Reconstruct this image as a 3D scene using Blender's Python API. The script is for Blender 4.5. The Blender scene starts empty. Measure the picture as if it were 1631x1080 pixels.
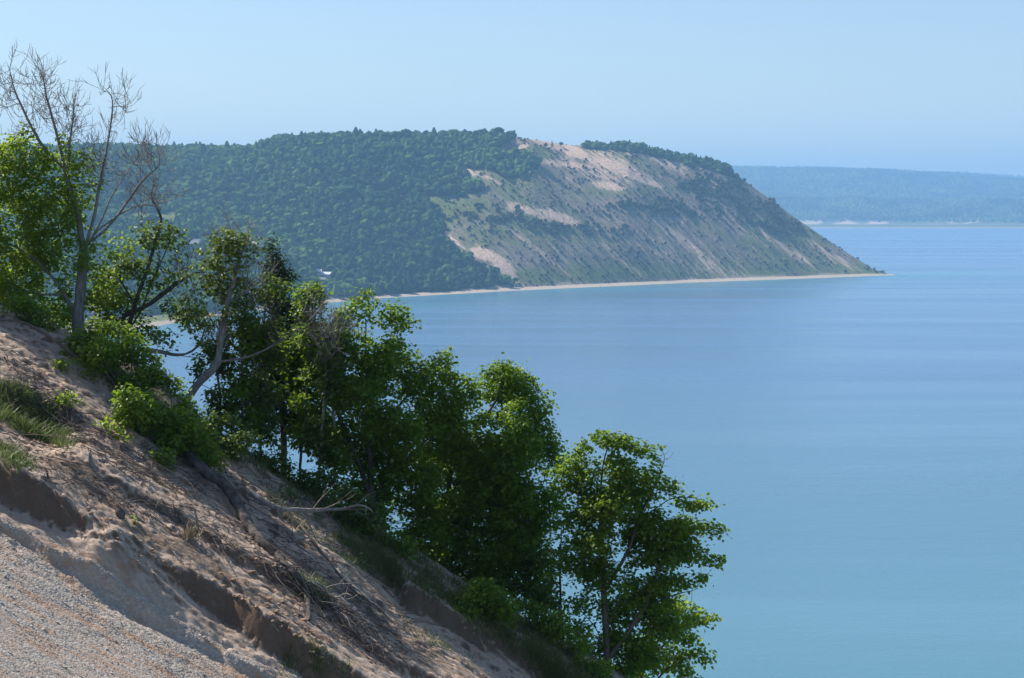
import bpy, math, random
import numpy as np
from mathutils import Vector

# ------------------------------------------------------------------ camera, sky, sun, exposure
S = bpy.context.scene
COL = S.collection
F = 3043.0                       # focal length in photo pixels (photo 1631 x 1080)
CX, CY = 815.5, 540.0
HOR = 318.0                      # horizon row
EYE = 130.0                      # metres above the lake
TH = math.atan((CY - HOR) / F)
cam_d = bpy.data.cameras.new('camera')
cam = bpy.data.objects.new('camera', cam_d)
COL.objects.link(cam)
cam.location = (0, 0, EYE)
cam.rotation_euler = (math.pi / 2 - TH, 0, 0)
cam_d.sensor_width = 36.0
cam_d.lens = 36.0 * F / 1631.0
cam_d.clip_start = 0.5
cam_d.clip_end = 60000
S.camera = cam

SUN_EL = math.radians(48)
SUN_AZ = math.radians(31)        # from the left (-x), turned this far ahead (+y)
sdir = Vector((-math.cos(SUN_EL) * math.cos(SUN_AZ), math.cos(SUN_EL) * math.sin(SUN_AZ), math.sin(SUN_EL)))
W = bpy.data.worlds.new('World')
S.world = W
W.use_nodes = True
wn = W.node_tree
bg = wn.nodes['Background']
sky = wn.nodes.new('ShaderNodeTexSky')
sky.sky_type = 'NISHITA'
sky.sun_disc = False
sky.sun_elevation = SUN_EL
sky.sun_rotation = math.atan2(sdir.x, sdir.y)
sky.altitude = 200
sky.air_density = 1.0
sky.dust_density = 0.6
sky.ozone_density = 2.0
tint = wn.nodes.new('ShaderNodeMix'); tint.data_type = 'RGBA'; tint.blend_type = 'MULTIPLY'; tint.inputs[0].default_value = 1.0
tint.inputs[7].default_value = (0.95, 0.98, 1.05, 1)
wn.links.new(sky.outputs[0], tint.inputs[6])
wn.links.new(tint.outputs[2], bg.inputs[0])
bg.inputs[1].default_value = 0.089
sl = bpy.data.lights.new('sun', 'SUN')
sl.energy = 5.0
sl.angle = math.radians(0.53)
sl.color = (1.0, 0.95, 0.87)
so = bpy.data.objects.new('sun', sl)
so.rotation_euler = sdir.to_track_quat('Z', 'Y').to_euler()
so.location = (0, 0, 400)
COL.objects.link(so)
S.view_settings.view_transform = 'Standard'
S.view_settings.look = 'None'
S.view_settings.exposure = 0.56
S.view_settings.gamma = 1.0
S.render.engine = 'CYCLES'
S.cycles.use_denoising = True
S.cycles.max_bounces = 6
S.cycles.diffuse_bounces = 3
S.cycles.glossy_bounces = 2
S.cycles.transmission_bounces = 4
S.cycles.volume_bounces = 1
S.cycles.caustics_reflective = False
S.cycles.caustics_refractive = False

HAZE = 0.000097
HAZE_COL = (0.34, 0.62, 0.93)

# ------------------------------------------------------------------ helpers
def tag(o, label=None, cat=None, group=None, kind=None):
    if label: o['label'] = label
    if cat: o['category'] = cat
    if group: o['group'] = group
    if kind: o['kind'] = kind
    return o

def empty(name, loc):
    o = bpy.data.objects.new(name, None)
    o.empty_display_size = 0.2
    COL.objects.link(o)
    o.location = loc
    return o

def mesh(name, V, faces, mat=None, parent=None, smooth=True, origin=None, attrs=None, hide=False):
    """V (n,3); faces: list of int arrays (m,k)"""
    V = np.asarray(V, dtype=np.float32).reshape(-1, 3)
    if origin is not None:
        V = V - np.asarray(origin, dtype=np.float32)
    me = bpy.data.meshes.new(name)
    faces = [np.asarray(f, dtype=np.int32) for f in faces if len(f)]
    me.vertices.add(len(V))
    me.vertices.foreach_set('co', V.ravel())
    nl = sum(f.size for f in faces)
    me.loops.add(nl)
    me.loops.foreach_set('vertex_index', np.concatenate([f.ravel() for f in faces]))
    tot = np.concatenate([np.full(len(f), f.shape[1], dtype=np.int32) for f in faces])
    st = np.concatenate([[0], np.cumsum(tot)[:-1]]).astype(np.int32)
    me.polygons.add(len(tot))
    me.polygons.foreach_set('loop_start', st)
    me.polygons.foreach_set('use_smooth', np.full(len(tot), smooth, dtype=bool))
    me.update(calc_edges=True)
    if attrs:
        for k, a in attrs.items():
            a = np.asarray(a, dtype=np.float32)
            if a.ndim == 1:
                at = me.attributes.new(k, 'FLOAT', 'POINT'); at.data.foreach_set('value', a)
            else:
                if a.shape[1] == 3: a = np.concatenate([a, np.ones((len(a), 1), np.float32)], 1)
                at = me.attributes.new(k, 'FLOAT_COLOR', 'POINT'); at.data.foreach_set('color', a.ravel())
    o = bpy.data.objects.new(name, me)
    COL.objects.link(o)
    if mat: me.materials.append(mat)
    if parent is not None:
        o.parent = parent
    elif origin is not None:
        o.location = origin
    return o

def hsh(ix, iy, seed):
    h = (ix.astype(np.int64) * 374761393 + iy.astype(np.int64) * 668265263 + seed * 974634777) & 0xffffffff
    h = ((h ^ (h >> 13)) * 1274126177) & 0xffffffff
    h = (h ^ (h >> 16)) & 0xffffffff
    return h / 4294967295.0

def vn(x, y, seed=0):
    x = np.asarray(x, float); y = np.asarray(y, float)
    ix = np.floor(x); iy = np.floor(y)
    fx = x - ix; fy = y - iy
    fx = fx * fx * fx * (fx * (fx * 6 - 15) + 10); fy = fy * fy * fy * (fy * (fy * 6 - 15) + 10)
    a = hsh(ix, iy, seed); b = hsh(ix + 1, iy, seed); c = hsh(ix, iy + 1, seed); d = hsh(ix + 1, iy + 1, seed)
    return ((a * (1 - fx) + b * fx) * (1 - fy) + (c * (1 - fx) + d * fx) * fy) * 2 - 1

def fbm(x, y, seed=0, o=4, g=0.5):
    s = 0; a = 1.0; n = 0
    x = np.asarray(x, float); y = np.asarray(y, float)
    for i in range(o):
        xr = x * 0.8 - y * 0.6 * 0 ; 
        s = s + a * vn(x, y, seed + i * 17); n += a
        x, y = x * 1.63 + y * 1.17 + 5.2, -x * 1.17 + y * 1.63 + 1.3
        a *= g
    return s / n

def sst(a, b, x):
    t = np.clip((np.asarray(x, float) - a) / (b - a), 0, 1)
    return t * t * (3 - 2 * t)

def ray(px, py):
    a = (px - CX) / F; b = (CY - py) / F
    return np.array([a, math.cos(TH) + b * math.sin(TH), -math.sin(TH) + b * math.cos(TH)])

def at(px, py, Y):
    r = ray(px, py)
    return np.array([0, 0, EYE]) + r * (Y / r[1])

def project(P):
    P = np.asarray(P, float)
    x = P[..., 0]; y = P[..., 1]; z = P[..., 2] - EYE
    fw = y * math.cos(TH) - z * math.sin(TH); up = y * math.sin(TH) + z * math.cos(TH)
    return CX + F * x / fw, CY - F * up / fw

# --- node material helpers
class NT:
    def __init__(s, name):
        s.m = bpy.data.materials.new(name); s.m.use_nodes = True
        s.t = s.m.node_tree; s.b = s.t.nodes['Principled BSDF']; s.out = s.t.nodes['Material Output']
    def n(s, kind, **kw):
        x = s.t.nodes.new(kind)
        for k, v in kw.items():
            if k.startswith('i_'):
                key = k[2:]
                key = int(key) if key.isdigit() else key.replace('_', ' ')
                x.inputs[key].default_value = v
            else: setattr(x, k, v)
        return x
    def l(s, a, b): s.t.links.new(a, b)
    def coord(s, scale=(1, 1, 1), rot=(0, 0, 0), which='Object'):
        g = s.n('ShaderNodeNewGeometry') if which == 'World' else s.n('ShaderNodeTexCoord')
        m = s.n('ShaderNodeMapping'); m.inputs['Scale'].default_value = scale; m.inputs['Rotation'].default_value = rot
        s.l(g.outputs['Position'] if which == 'World' else g.outputs[which], m.inputs[0])
        return m.outputs[0]
    def noise(s, vec, scale, detail=4, rough=0.55, dist=0.0):
        x = s.n('ShaderNodeTexNoise', i_Scale=scale, i_Detail=detail, i_Roughness=rough, i_Distortion=dist)
        s.l(vec, x.inputs['Vector']); return x.outputs[0]
    def ramp(s, f, stops):
        x = s.n('ShaderNodeValToRGB'); e = x.color_ramp.elements
        while len(e) < len(stops): e.new(0.5)
        for i, (p, c) in enumerate(stops):
            e[i].position = p; e[i].color = (c, c, c, 1) if not hasattr(c, '__len__') else (*c, 1)
        s.l(f, x.inputs[0]); return x.outputs[0]
    def mix(s, f, a, b, mode='MIX'):
        x = s.n('ShaderNodeMix', data_type='RGBA', blend_type=mode)
        for v, i in ((f, 0), (a, 6), (b, 7)):
            if hasattr(v, 'links'): s.l(v, x.inputs[i])
            elif hasattr(v, '__len__'): x.inputs[i].default_value = (*v, 1)
            else: x.inputs[i].default_value = v if i == 0 else (v, v, v, 1)
        return x.outputs[2]
    def math(s, op, a, b=0.0, clamp=False):
        x = s.n('ShaderNodeMath', operation=op, use_clamp=clamp)
        for v, i in ((a, 0), (b, 1)):
            if hasattr(v, 'links'): s.l(v, x.inputs[i])
            else: x.inputs[i].default_value = v
        return x.outputs[0]
    def attr(s, name, fac=False):
        x = s.n('ShaderNodeAttribute', attribute_name=name)
        return x.outputs['Fac'] if fac else x.outputs['Color']
    def bump(s, h, strength, dist, normal=None):
        x = s.n('ShaderNodeBump', i_Strength=strength, i_Distance=dist)
        s.l(h, x.inputs['Height'])
        if normal is not None: s.l(normal, x.inputs['Normal'])
        return x.outputs[0]
    def setb(s, **kw):
        for k, v in kw.items():
            k = k.replace('_', ' ')
            if hasattr(v, 'links'): s.l(v, s.b.inputs[k])
            elif hasattr(v, '__len__'): s.b.inputs[k].default_value = (*v, 1)
            else: s.b.inputs[k].default_value = v

def leaf_mat(name, c0, c1, trans=(0.25, 0.42, 0.04), tf=0.35, rough=0.45, spec=0.35):
    t = NT(name)
    col = t.mix(t.attr('rnd', True), c0, c1)
    t.setb(Base_Color=col, Roughness=rough, Specular_IOR_Level=spec)
    tr = t.n('ShaderNodeBsdfTranslucent')
    t.l(t.mix(t.attr('rnd', True), tuple(0.8 * v for v in trans), trans), tr.inputs[0])
    ms = t.n('ShaderNodeMixShader'); ms.inputs[0].default_value = tf
    t.l(t.b.outputs[0], ms.inputs[1]); t.l(tr.outputs[0], ms.inputs[2]); t.l(ms.outputs[0], t.out.inputs[0])
    return t.m

def bark_mat(name, c0, c1, sc=14):
    t = NT(name)
    v = t.coord((1, 1, 0.25))
    n = t.noise(v, sc, 5, 0.65)
    t.setb(Base_Color=t.ramp(n, [(0.3, c0), (0.7, c1)]), Roughness=0.9, Specular_IOR_Level=0.15, Normal=t.bump(n, 0.7, 0.02))
    return t.m

M = {}
M['maple_leaf'] = leaf_mat('maple_leaf', (0.045, 0.105, 0.010), (0.140, 0.230, 0.020), trans=(0.36, 0.54, 0.03), tf=0.42)
M['young_leaf'] = leaf_mat('young_leaf', (0.075, 0.155, 0.012), (0.170, 0.260, 0.022), trans=(0.44, 0.60, 0.04), tf=0.45)
M['dull_leaf'] = leaf_mat('dull_leaf', (0.045, 0.095, 0.018), (0.105, 0.165, 0.032), trans=(0.28, 0.40, 0.05), tf=0.38)
M['cedar_leaf'] = leaf_mat('cedar_leaf', (0.020, 0.045, 0.012), (0.045, 0.085, 0.018), trans=(0.10, 0.18, 0.03), tf=0.2)
M['grass_leaf'] = leaf_mat('grass_leaf', (0.060, 0.110, 0.030), (0.170, 0.180, 0.070), trans=(0.22, 0.30, 0.08), tf=0.3)
M['dry_leaf'] = leaf_mat('dry_leaf', (0.22, 0.16, 0.09), (0.36, 0.28, 0.17), trans=(0.3, 0.24, 0.14), tf=0.25)
M['bark'] = bark_mat('bark', (0.05, 0.042, 0.035), (0.17, 0.15, 0.13))
M['dead_bark'] = bark_mat('dead_bark', (0.115, 0.108, 0.102), (0.32, 0.305, 0.295))
M['driftwood'] = bark_mat('driftwood', (0.15, 0.13, 0.115), (0.36, 0.32, 0.28))
M['log_bark'] = bark_mat('log_bark', (0.045, 0.038, 0.034), (0.16, 0.14, 0.125), 9)
M['twig'] = bark_mat('twig', (0.07, 0.055, 0.05), (0.2, 0.17, 0.15))

# ------------------------------------------------------------------ the near dune slope
def G(x, y):
    x = np.asarray(x, float); y = np.asarray(y, float)
    z = 119.8 - 0.6 * x
    w = y + 0.55 * fbm(x * 0.33, y * 0.12, 3, 3) + 0.16 * fbm(x * 2.1, y * 0.7, 9, 3)
    wq = y + (w - y) * sst(35.2, 37.0, y)
    z = z - np.interp(wq, [10, 25, 34, 36, 37.2, 42, 46], [1.7, 1.45, 1.15, 0.85, 0.65, 0.25, 0.0])
    # scarps: lips where the sand has slumped, running straight down the slope
    sa = 0.62 * (0.50 + 0.75 * (1 - sst(-8.9, -7.7, x)) + 0.55 * sst(-7.2, -5.6, x) * 1.0 - 0.15 * sst(-9.4, -8.6, x) * sst(-6.2, -7.4, x))
    z = z - sa * (1 - sst(36.55, 36.95, w))
    z = z - (0.80 - sa) * (1 - sst(35.3, 36.7, w))
    sb = 0.55 * sst(-8.8, -10.2, x)
    w2 = y + 0.5 * fbm(x * 0.6, y * 0.2, 31, 3)
    z = z - sb * (1 - sst(40.9, 41.5, w2)) + sb * (1 - sst(36.0, 39.5, w2)) * 0.9
    sc = 0.6 * sst(-4.2, -2.2, x)
    z = z - sc * (1 - sst(43.7, 44.25, w2)) + sc * (1 - sst(36.0, 43.0, w2))
    w3 = y + 0.45 * fbm(x * 0.7 + 4, y * 0.2, 51, 3)
    sd = 0.22 * sst(-9.4, -8.2, x)
    z = z - sd * (1 - sst(38.9, 39.2, w3)) + sd * (1 - sst(35.0, 38.6, w3))
    # hump on the crest at the left
    z = z + 0.68 * np.exp(-((x + 9.6) / 1.9) ** 2 - ((y - 46.0) / 2.6) ** 2)
    up = sst(33.5, 37.0, w)
    z = z + (0.05 + 0.09 * up) * fbm(x * 0.35, y * 2.3, 70, 4) + up * 0.06 * fbm(x * 0.5, y * 2.4, 71, 5, 0.6)
    z = z + (0.018 + 0.030 * up) * fbm(x * 3.0, y * 9.0, 72, 4, 0.6) + (0.008 + 0.030 * up) * fbm(x * 6, y * 17, 73, 3, 0.65)
    # little slumped blocks
    bl = sst(0.30, 0.62, fbm(x * 1.9, y * 2.8, 74, 3)) * up
    z = z + 0.05 * bl
    w5 = y + 0.10 * fbm(x * 0.3, x * 0 + 1.5, 81, 2) + 0.09 * fbm(x * 2.5, y * 0.8, 82, 3)
    z = z - 0.34 * (1 - sst(35.75, 35.92, w5)) * (0.75 + 0.25 * vn(x * 0.5, x * 0, 83)) + 0.34 * (1 - sst(24.0, 33.5, y))
    lt = fbm(x * 0.55, y * 2.6, 76, 4, 0.6) * 5.0
    fr = lt - np.floor(lt)
    z = z + (0.014 + 0.050 * up) * (sst(0.0, 0.16, fr) - fr)
    # behind the crest the ground drops away to the lake
    d = np.maximum(y - 46.3, 0)
    z = z - 0.38 * d * sst(0, 2.5, d)
    z = np.where(y > 60, z + 2.5 * fbm(x * 0.03, y * 0.03, 75, 4), z)
    return np.maximum(z, -3.0 + 0 * z)

def ground_hit(px, py, ymin=18.0, ymax=60.0):
    r = ray(px, py); r = r / r[1]
    ys = np.arange(ymin, ymax, 0.05)
    zz = EYE + r[2] * ys
    g = G(r[0] * ys, ys)
    k = np.argmax(g > zz)
    if g[k] <= zz[k]: k = len(ys) - 1
    return np.array([r[0] * ys[k], ys[k], g[k]])

def axis(segs):
    a = [segs[0][0]]
    for lo, hi, st in segs:
        n = max(1, int(round((hi - lo) / st)))
        a += list(lo + (hi - lo) * (np.arange(n) + 1) / n)
    return np.array(a)

def grid_faces(nx, ny):
    i = np.arange(nx - 1)[None, :] + nx * np.arange(ny - 1)[:, None]
    i = i.ravel()
    return np.stack([i, i + 1, i + nx + 1, i + nx], 1)

gx = axis([(-420, -60, 12), (-60, -16, 1.2), (-16, -13, 0.15), (-13, 4.2, 0.045), (4.2, 9, 0.2), (9, 30, 1.0), (30, 260, 8)])
gy = axis([(-60, 0, 4), (0, 20, 0.8), (20, 24, 0.1), (24, 47.2, 0.045), (47.2, 56, 0.25), (56, 90, 1.2), (90, 900, 9)])
XX, YY = np.meshgrid(gx, gy)
ZZ = G(XX, YY)
# keep the ground under the viewer's own hillside rather than a cliff
# masks: gravel, rust, dark earth with shade painted in by the log
wv = YY + 0.55 * fbm(XX * 0.33, YY * 0.12, 3, 3)
gravel = 1 - sst(35.5, 36.5, YY + 0.7 * fbm(XX * 0.35, YY * 2.2, 90, 4))
gy_, gx_ = np.gradient(ZZ)
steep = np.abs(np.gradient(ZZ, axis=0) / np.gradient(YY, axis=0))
hp = sst(0.12, 0.42, fbm(XX * 0.45, YY * 1.5, 84, 4, 0.6)) * sst(36.8, 37.4, wv) * (1 - sst(40.5, 42.5, wv)) * 0.75  # dark brown earth streaks; near the log they paint in shade
humus_shade = sst(0.55, 1.3, steep) * sst(36, 36.6, YY) * (1 - sst(47, 49, YY))
humus_shade = np.maximum(humus_shade, hp)
green = sst(47.0, 49.0, YY)

t = NT('dune_sand')
P = t.coord(which='World')
n1 = t.noise(t.coord((0.35, 2.2, 1), which='World'), 1.0, 6, 0.62)
n2 = t.noise(P, 14, 5, 0.65)
n3 = t.noise(t.coord((0.35, 2.6, 1), which='World'), 1.5, 6, 0.68)
vor = t.n('ShaderNodeTexVoronoi', i_Scale=21.0); t.l(P, vor.inputs['Vector'])
vor2 = t.n('ShaderNodeTexVoronoi', i_Scale=47.0); t.l(P, vor2.inputs['Vector'])
sand = t.mix(t.ramp(n1, [(0.35, 0.0), (0.68, 1.0)]), (0.57, 0.445, 0.345), (0.43, 0.325, 0.245))
sand = t.mix(t.ramp(n2, [(0.35, 0.0), (0.8, 0.6)]), sand, (0.22, 0.165, 0.125))
peb = t.n('ShaderNodeSeparateColor'); t.l(vor.outputs['Color'], peb.inputs[0])
peb2 = t.n('ShaderNodeSeparateColor'); t.l(vor2.outputs['Color'], peb2.inputs[0])
pc = t.ramp(peb.outputs[0], [(0.0, (0.27, 0.225, 0.185)), (0.4, (0.38, 0.325, 0.27)), (0.8, (0.46, 0.395, 0.33)), (1.0, (0.60, 0.54, 0.47))])
pc2 = t.ramp(peb2.outputs[0], [(0.0, (0.27, 0.225, 0.185)), (0.5, (0.40, 0.34, 0.285)), (1.0, (0.52, 0.46, 0.39))])
pcol = t.mix(0.5, pc, pc2)
rust = t.ramp(n3, [(0.52, 0.0), (0.60, 1.0)])
gcol = t.mix(t.math('MULTIPLY', rust, 0.75), pcol, (0.42, 0.25, 0.15))
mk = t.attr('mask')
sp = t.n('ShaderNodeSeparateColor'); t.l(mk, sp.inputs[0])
gs = t.noise(t.coord((0.28, 2.9, 1), which='World'), 1.9, 6, 0.7)
gm = t.math('MULTIPLY', sp.outputs[0], t.ramp(gs, [(0.36, 0.12), (0.50, 1.0)]))
col = t.mix(gm, t.mix(t.math('MULTIPLY', rust, 0.45), sand, (0.36, 0.19, 0.10)), gcol)
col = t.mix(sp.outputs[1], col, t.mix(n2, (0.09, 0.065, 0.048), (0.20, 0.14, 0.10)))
col = t.mix(sp.outputs[2], col, t.mix(n2, (0.04, 0.06, 0.02), (0.10, 0.09, 0.05)))
h = t.math('ADD', t.math('MULTIPLY', vor.outputs['Distance'], t.math('MULTIPLY', sp.outputs[0], -1.2)), n2)
t.setb(Base_Color=col, Roughness=0.95, Specular_IOR_Level=0.1, Normal=t.bump(h, 0.45, 0.025))
M['dune'] = t.m
V = np.stack([XX, YY, ZZ], -1).reshape(-1, 3)
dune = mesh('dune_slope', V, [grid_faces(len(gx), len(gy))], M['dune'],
            attrs={'mask': np.stack([gravel, humus_shade, green], -1).reshape(-1, 3)})
tag(dune, kind='structure')

# ------------------------------------------------------------------ the headland
shore_px = np.array([-900, -500, 0, 130, 230, 300, 450, 620, 820, 1100, 1300, 1405, 1424], float)
shore_py = np.array([640, 600, 545, 533, 523, 510, 489, 474, 463, 450, 443, 439, 438], float)
crest_px = np.array([-900, 0, 140, 260, 400, 440, 500, 650, 780, 850, 900, 940, 1000, 1060, 1130, 1155, 1172, 1270, 1340, 1390, 1412, 1424], float)
crest_py = np.array([240, 240, 240, 239, 242, 230, 226, 222, 218, 222, 231, 232, 231, 246, 257, 268, 279, 350, 397, 428, 436, 438], float)
crest_d = np.array([3900, 3900, 3800, 3750, 3650, 3500, 3400, 3320, 3260, 3280, 3320, 3340, 3370, 3400, 3430, 3430, 3430, 3400, 3360, 3335, 3330, 3330], float)

def vrow(py):   # slope z/y of a picture row on the centre column
    b = (CY - np.asarray(py, float)) / F
    return (-math.sin(TH) + b * math.cos(TH)) / (math.cos(TH) + b * math.sin(TH))

def d_shore(px):
    py = np.interp(px, shore_px, shore_py)
    return EYE / -vrow(py)

def HL(px, d, rough=True):
    """headland height at bearing px and distance d"""
    px = np.asarray(px, float); d = np.asarray(d, float)
    ds = d_shore(px); dc = np.maximum(np.interp(px, crest_px, crest_d), ds + 15)
    zc = EYE + vrow(np.interp(px, crest_px, crest_py)) * dc
    zc = np.maximum(zc, 1.0)
    x = (px - CX) / F * d
    be = 34.0
    tt = (d - ds - be) / np.maximum(dc - ds - be, 8)
    tc = np.clip(tt, 0, 1)
    k = sst(560, 830, px)               # 0: wooded valley side, 1: open bluff
    prof_f = 0.16 * tc + 0.84 * (tc * tc * (3 - 2 * tc)) ** 0.9
    prof_b = 1 - (1 - tc) ** 1.12
    prof = prof_f * (1 - k) + prof_b * k
    beach = np.minimum(3.2, zc)
    z = beach * np.clip((d - ds) / be, 0, 1) + (zc - beach) * prof
    back = np.clip(d - dc, 0, None)
    fall = (0.04 + 0.55 * sst(1120, 1190, px)) * back + back * back * 0.00006
    z = z - fall
    z = np.where(d < ds, (d - ds) * 0.05, z)
    if rough:
        env = np.clip(tc * (1 - tc) * 4, 0, 1) ** 0.7 * sst(1424, 1250, px) 
        a = (x * 0.68 - d * 0.73); b_ = (x * 0.73 + d * 0.68)
        z = z + env * (k * (9.0 * fbm(b_ * 0.011, a * 0.003, 5, 4) + 3.2 * fbm(b_ * 0.05, a * 0.007, 6, 4) + 1.2 * fbm(b_ * 0.15, a * 0.04, 16, 2)) + (1 - k) * (34 * fbm(x * 0.0040, d * 0.0024, 7, 4) + 8 * fbm(x * 0.016, d * 0.010, 8, 3)))
    return z

def land_hit(px, py):
    ds = float(d_shore(px)); dd = np.arange(ds - 5, ds + 2600, 3.0)
    z = HL(np.full_like(dd, px), dd); s = EYE + vrow(py) * dd
    k = np.argmax(z > s)
    if not z[k] > s[k]: k = np.argmin(np.abs(z - s))
    d = dd[k]
    return np.array([(px - CX) / F * d, d, z[k]])

def inpoly(px, py, poly):
    px = np.asarray(px, float); py = np.asarray(py, float)
    r = np.zeros(px.shape, bool); n = len(poly)
    for i in range(n):
        x1, y1 = poly[i]; x2, y2 = poly[(i + 1) % n]
        c = ((y1 > py) != (y2 > py)) & (px < (x2 - x1) * (py - y1) / ((y2 - y1) or 1e-9) + x1)
        r ^= c
    return r

FOREST = [(-1200, 100), (846, 100), (846, 217), (800, 225), (791, 240), (817, 246), (861, 262), (846, 274), (818, 286), (768, 268), (734, 268), (768, 304),
          (732, 314), (680, 312), (600, 303), (500, 297), (480, 301), (590, 306), (680, 317), (706, 345), (708, 377), (750, 413),
          (784, 434), (818, 455), (700, 468), (630, 474), (450, 484), (300, 500), (240, 505), (130, 505), (-1200, 520)]
FOREST2 = [(925, 215), (1000, 218), (1045, 236), (1060, 232), (1150, 240), (1185, 278), (1165, 285), (1120, 268), (1060, 256), (1030, 246), (985, 242), (930, 236)]
SCRUB = [(1085, 285), (1160, 280), (1230, 325), (1285, 365), (1240, 375), (1160, 345), (1060, 345), (1000, 340), (940, 330), (1040, 318), (1100, 320)]
SCRUB2 = [(690, 330), (830, 335), (835, 352), (700, 350)]
SCRUB3 = [(830, 350), (1000, 365), (1010, 380), (900, 375), (830, 362)]
SANDS = [  # px, py, half length, half width, tilt (down right), strength
    (770, 404, 18, 9, 0.35, 1.0), (797, 420, 24, 9, 0.75, 1.0), (815, 440, 16, 3.5, 1.0, 0.9), (880, 232, 30, 5, 0.32, 1.0), (915, 242, 24, 8, 0.35, 1.1), (830, 234, 14, 3, -0.3, 0.7),
    (905, 262, 45, 6, 0.1, 0.6), (960, 262, 80, 24, .3, .42), (1100, 410, 120, 26, .4, .25), (980, 265, 50, 8, 0.35, 0.9), (1020, 285, 40, 5, 0.35, 0.8), (970, 296, 25, 6, 0.2, 0.7), (1010, 240, 30, 8, 0.2, 0.5),
    (1060, 258, 34, 8, 0.4, 0.45), (840, 335, 32, 5, 0.45, 0.75), (890, 345, 34, 7, 0.35, 0.8), (735, 280, 14, 3, 0.7, 0.45), (780, 285, 26, 3, 0.4, 0.4),
    (815, 330, 8, 6, 0.2, 0.6), (720, 380, 26, 2.5, 0.85, 0.6), (745, 272, 12, 3, 0.6, 0.5), (860, 400, 60, 4, 0.8, 0.45), (1080, 375, 60, 5, 0.75, 0.5), (1130, 420, 40, 7, 0.75, 0.45),
    (1040, 340, 30, 4, 0.5, 0.4), (1250, 395, 60, 6, 0.65, 0.35), (1330, 410, 50, 6, 0.6, 0.4), (1190, 370, 60, 5, 0.7, 0.25), (1100, 395, 50, 6, 0.7, 0.4), (1000, 420, 60, 5, 0.75, 0.25)]
upx = np.concatenate([np.arange(-900, 0, 6.0), np.arange(0, 1424.5, 1.25)])
row_t = np.concatenate([np.linspace(-0.25, 0, 8)[:-1], np.linspace(0, 1, 420), 1 + np.linspace(0, 1, 30)[1:] ** 1.5 * 1.2])
UU, TT = np.meshgrid(upx, row_t)
DS = d_shore(UU); DC = np.maximum(np.interp(UU, crest_px, crest_d), DS + 15)
tt_ = np.where(TT > 0, TT, TT)
DD = np.where(TT > 1, DC + (TT - 1) * 1000, DS + (DC - DS) * TT)
DD = np.where(TT < 0, DS + TT * 400, DD)
HZ = HL(UU, DD)
HX = (UU - CX) / F * DD
HP = np.stack([HX, DD, HZ], -1)
ppx, ppy = project(HP)
jx = 7 * fbm(ppx * 0.05, ppy * 0.05, 11, 3); jy = 5 * fbm(ppx * 0.05, ppy * 0.05, 12, 3)
fmask = (inpoly(ppx + jx, ppy + jy, FOREST) | inpoly(ppx + jx * .5, ppy + jy * .5, FOREST2)).astype(float)
fmask = np.where((ppx > 203) & (ppx < 287) & (ppy > 336) & (ppy < 358), 0.0, fmask)
smask = np.zeros_like(HX)
for (cx, cy, a, b, th, s) in SANDS:
    c_, s_ = math.cos(math.atan(th)), math.sin(math.atan(th))
    qx = ppx - cx; qy = ppy - cy
    e = ((qx * c_ + qy * s_) / a) ** 2 + ((-qx * s_ + qy * c_) / b) ** 2
    smask = np.maximum(smask, s * np.exp(-(e * 0.8) ** 1.5))
gmask = 0.75 * sst(-0.1, 0.45, fbm(HX * 0.006, DD * 0.006, 15, 3))
for (cx, cy, a, b, s) in [(820, 245, 45, 10, 1.0), (860, 240, 40, 12, 0.9), (740, 330, 60, 25, 0.7), (790, 375, 60, 25, 0.6), (1050, 300, 70, 9, 0.6), (620, 302, 130, 14, 1.3), (700, 330, 40, 40, 1.1), (730, 300, 40, 14, .9), (980, 305, 60, 8, 0.6), (1390, 434, 60, 8, 0.9), (970, 243, 40, 6, 0.7), (245, 347, 60, 16, 2.0)]:
    gmask = np.maximum(gmask, s * np.exp(-(((ppx - cx) / a) ** 2 + ((ppy - cy) / b) ** 2) ** 1.5))
strip = sst(34, 50, DD - DS) * (1 - sst(60, 110, DD - DS))
gmask = np.maximum(gmask, 0.9 * strip)
beachm = (1 - sst(26, 40, DD - DS + 15 * fbm(HX * 0.012, DD * 0.02, 19, 2)))
t = NT('headland_ground')
rot = math.atan2(-0.73, 0.68)
Pm = t.coord((1, 1, 1), (0, 0, -rot), which='World')
def strm(al, ac, seed):
    mp = t.n('ShaderNodeMapping'); mp.inputs['Scale'].default_value = (al, ac, 0.0); mp.inputs['Location'].default_value = (seed * 7.3, seed * 3.1, seed)
    t.l(Pm, mp.inputs[0]); return mp.outputs[0]
st1 = t.noise(strm(0.012, 0.11, 1), 1.0, 5, 0.6)
st2 = t.noise(strm(0.03, 0.22, 2), 1.0, 4, 0.6)
bl = t.noise(strm(0.02, 0.02, 3), 1.0, 5, 0.6)
fine = t.noise(strm(0.18, 0.22, 4), 1.0, 4, 0.6)
mk = t.attr('mask'); sp = t.n('ShaderNodeSeparateColor'); t.l(mk, sp.inputs[0])
mb = t.attr('beach', True)
base = t.mix(t.ramp(st1, [(0.38, 0.0), (0.62, 1.0)]), (0.170, 0.140, 0.105), (0.31, 0.25, 0.19))
gr = t.math('ADD', sp.outputs[1], t.math('MULTIPLY', t.math('SUBTRACT', bl, 0.42), 1.8), True)
base = t.mix(gr, base, t.mix(fine, (0.080, 0.115, 0.032), (0.20, 0.215, 0.075)))
sa = t.math('ADD', t.math('MULTIPLY', sp.outputs[0], 1.5), t.math('MULTIPLY', t.math('SUBTRACT', st1, 0.5), 1.6))
sa = t.math('ADD', sa, t.math('MULTIPLY', t.math('SUBTRACT', st2, 0.5), 1.8))
sa = t.math('ADD', sa, t.math('MULTIPLY', t.math('SUBTRACT', fine, 0.5), 1.2))
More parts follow.
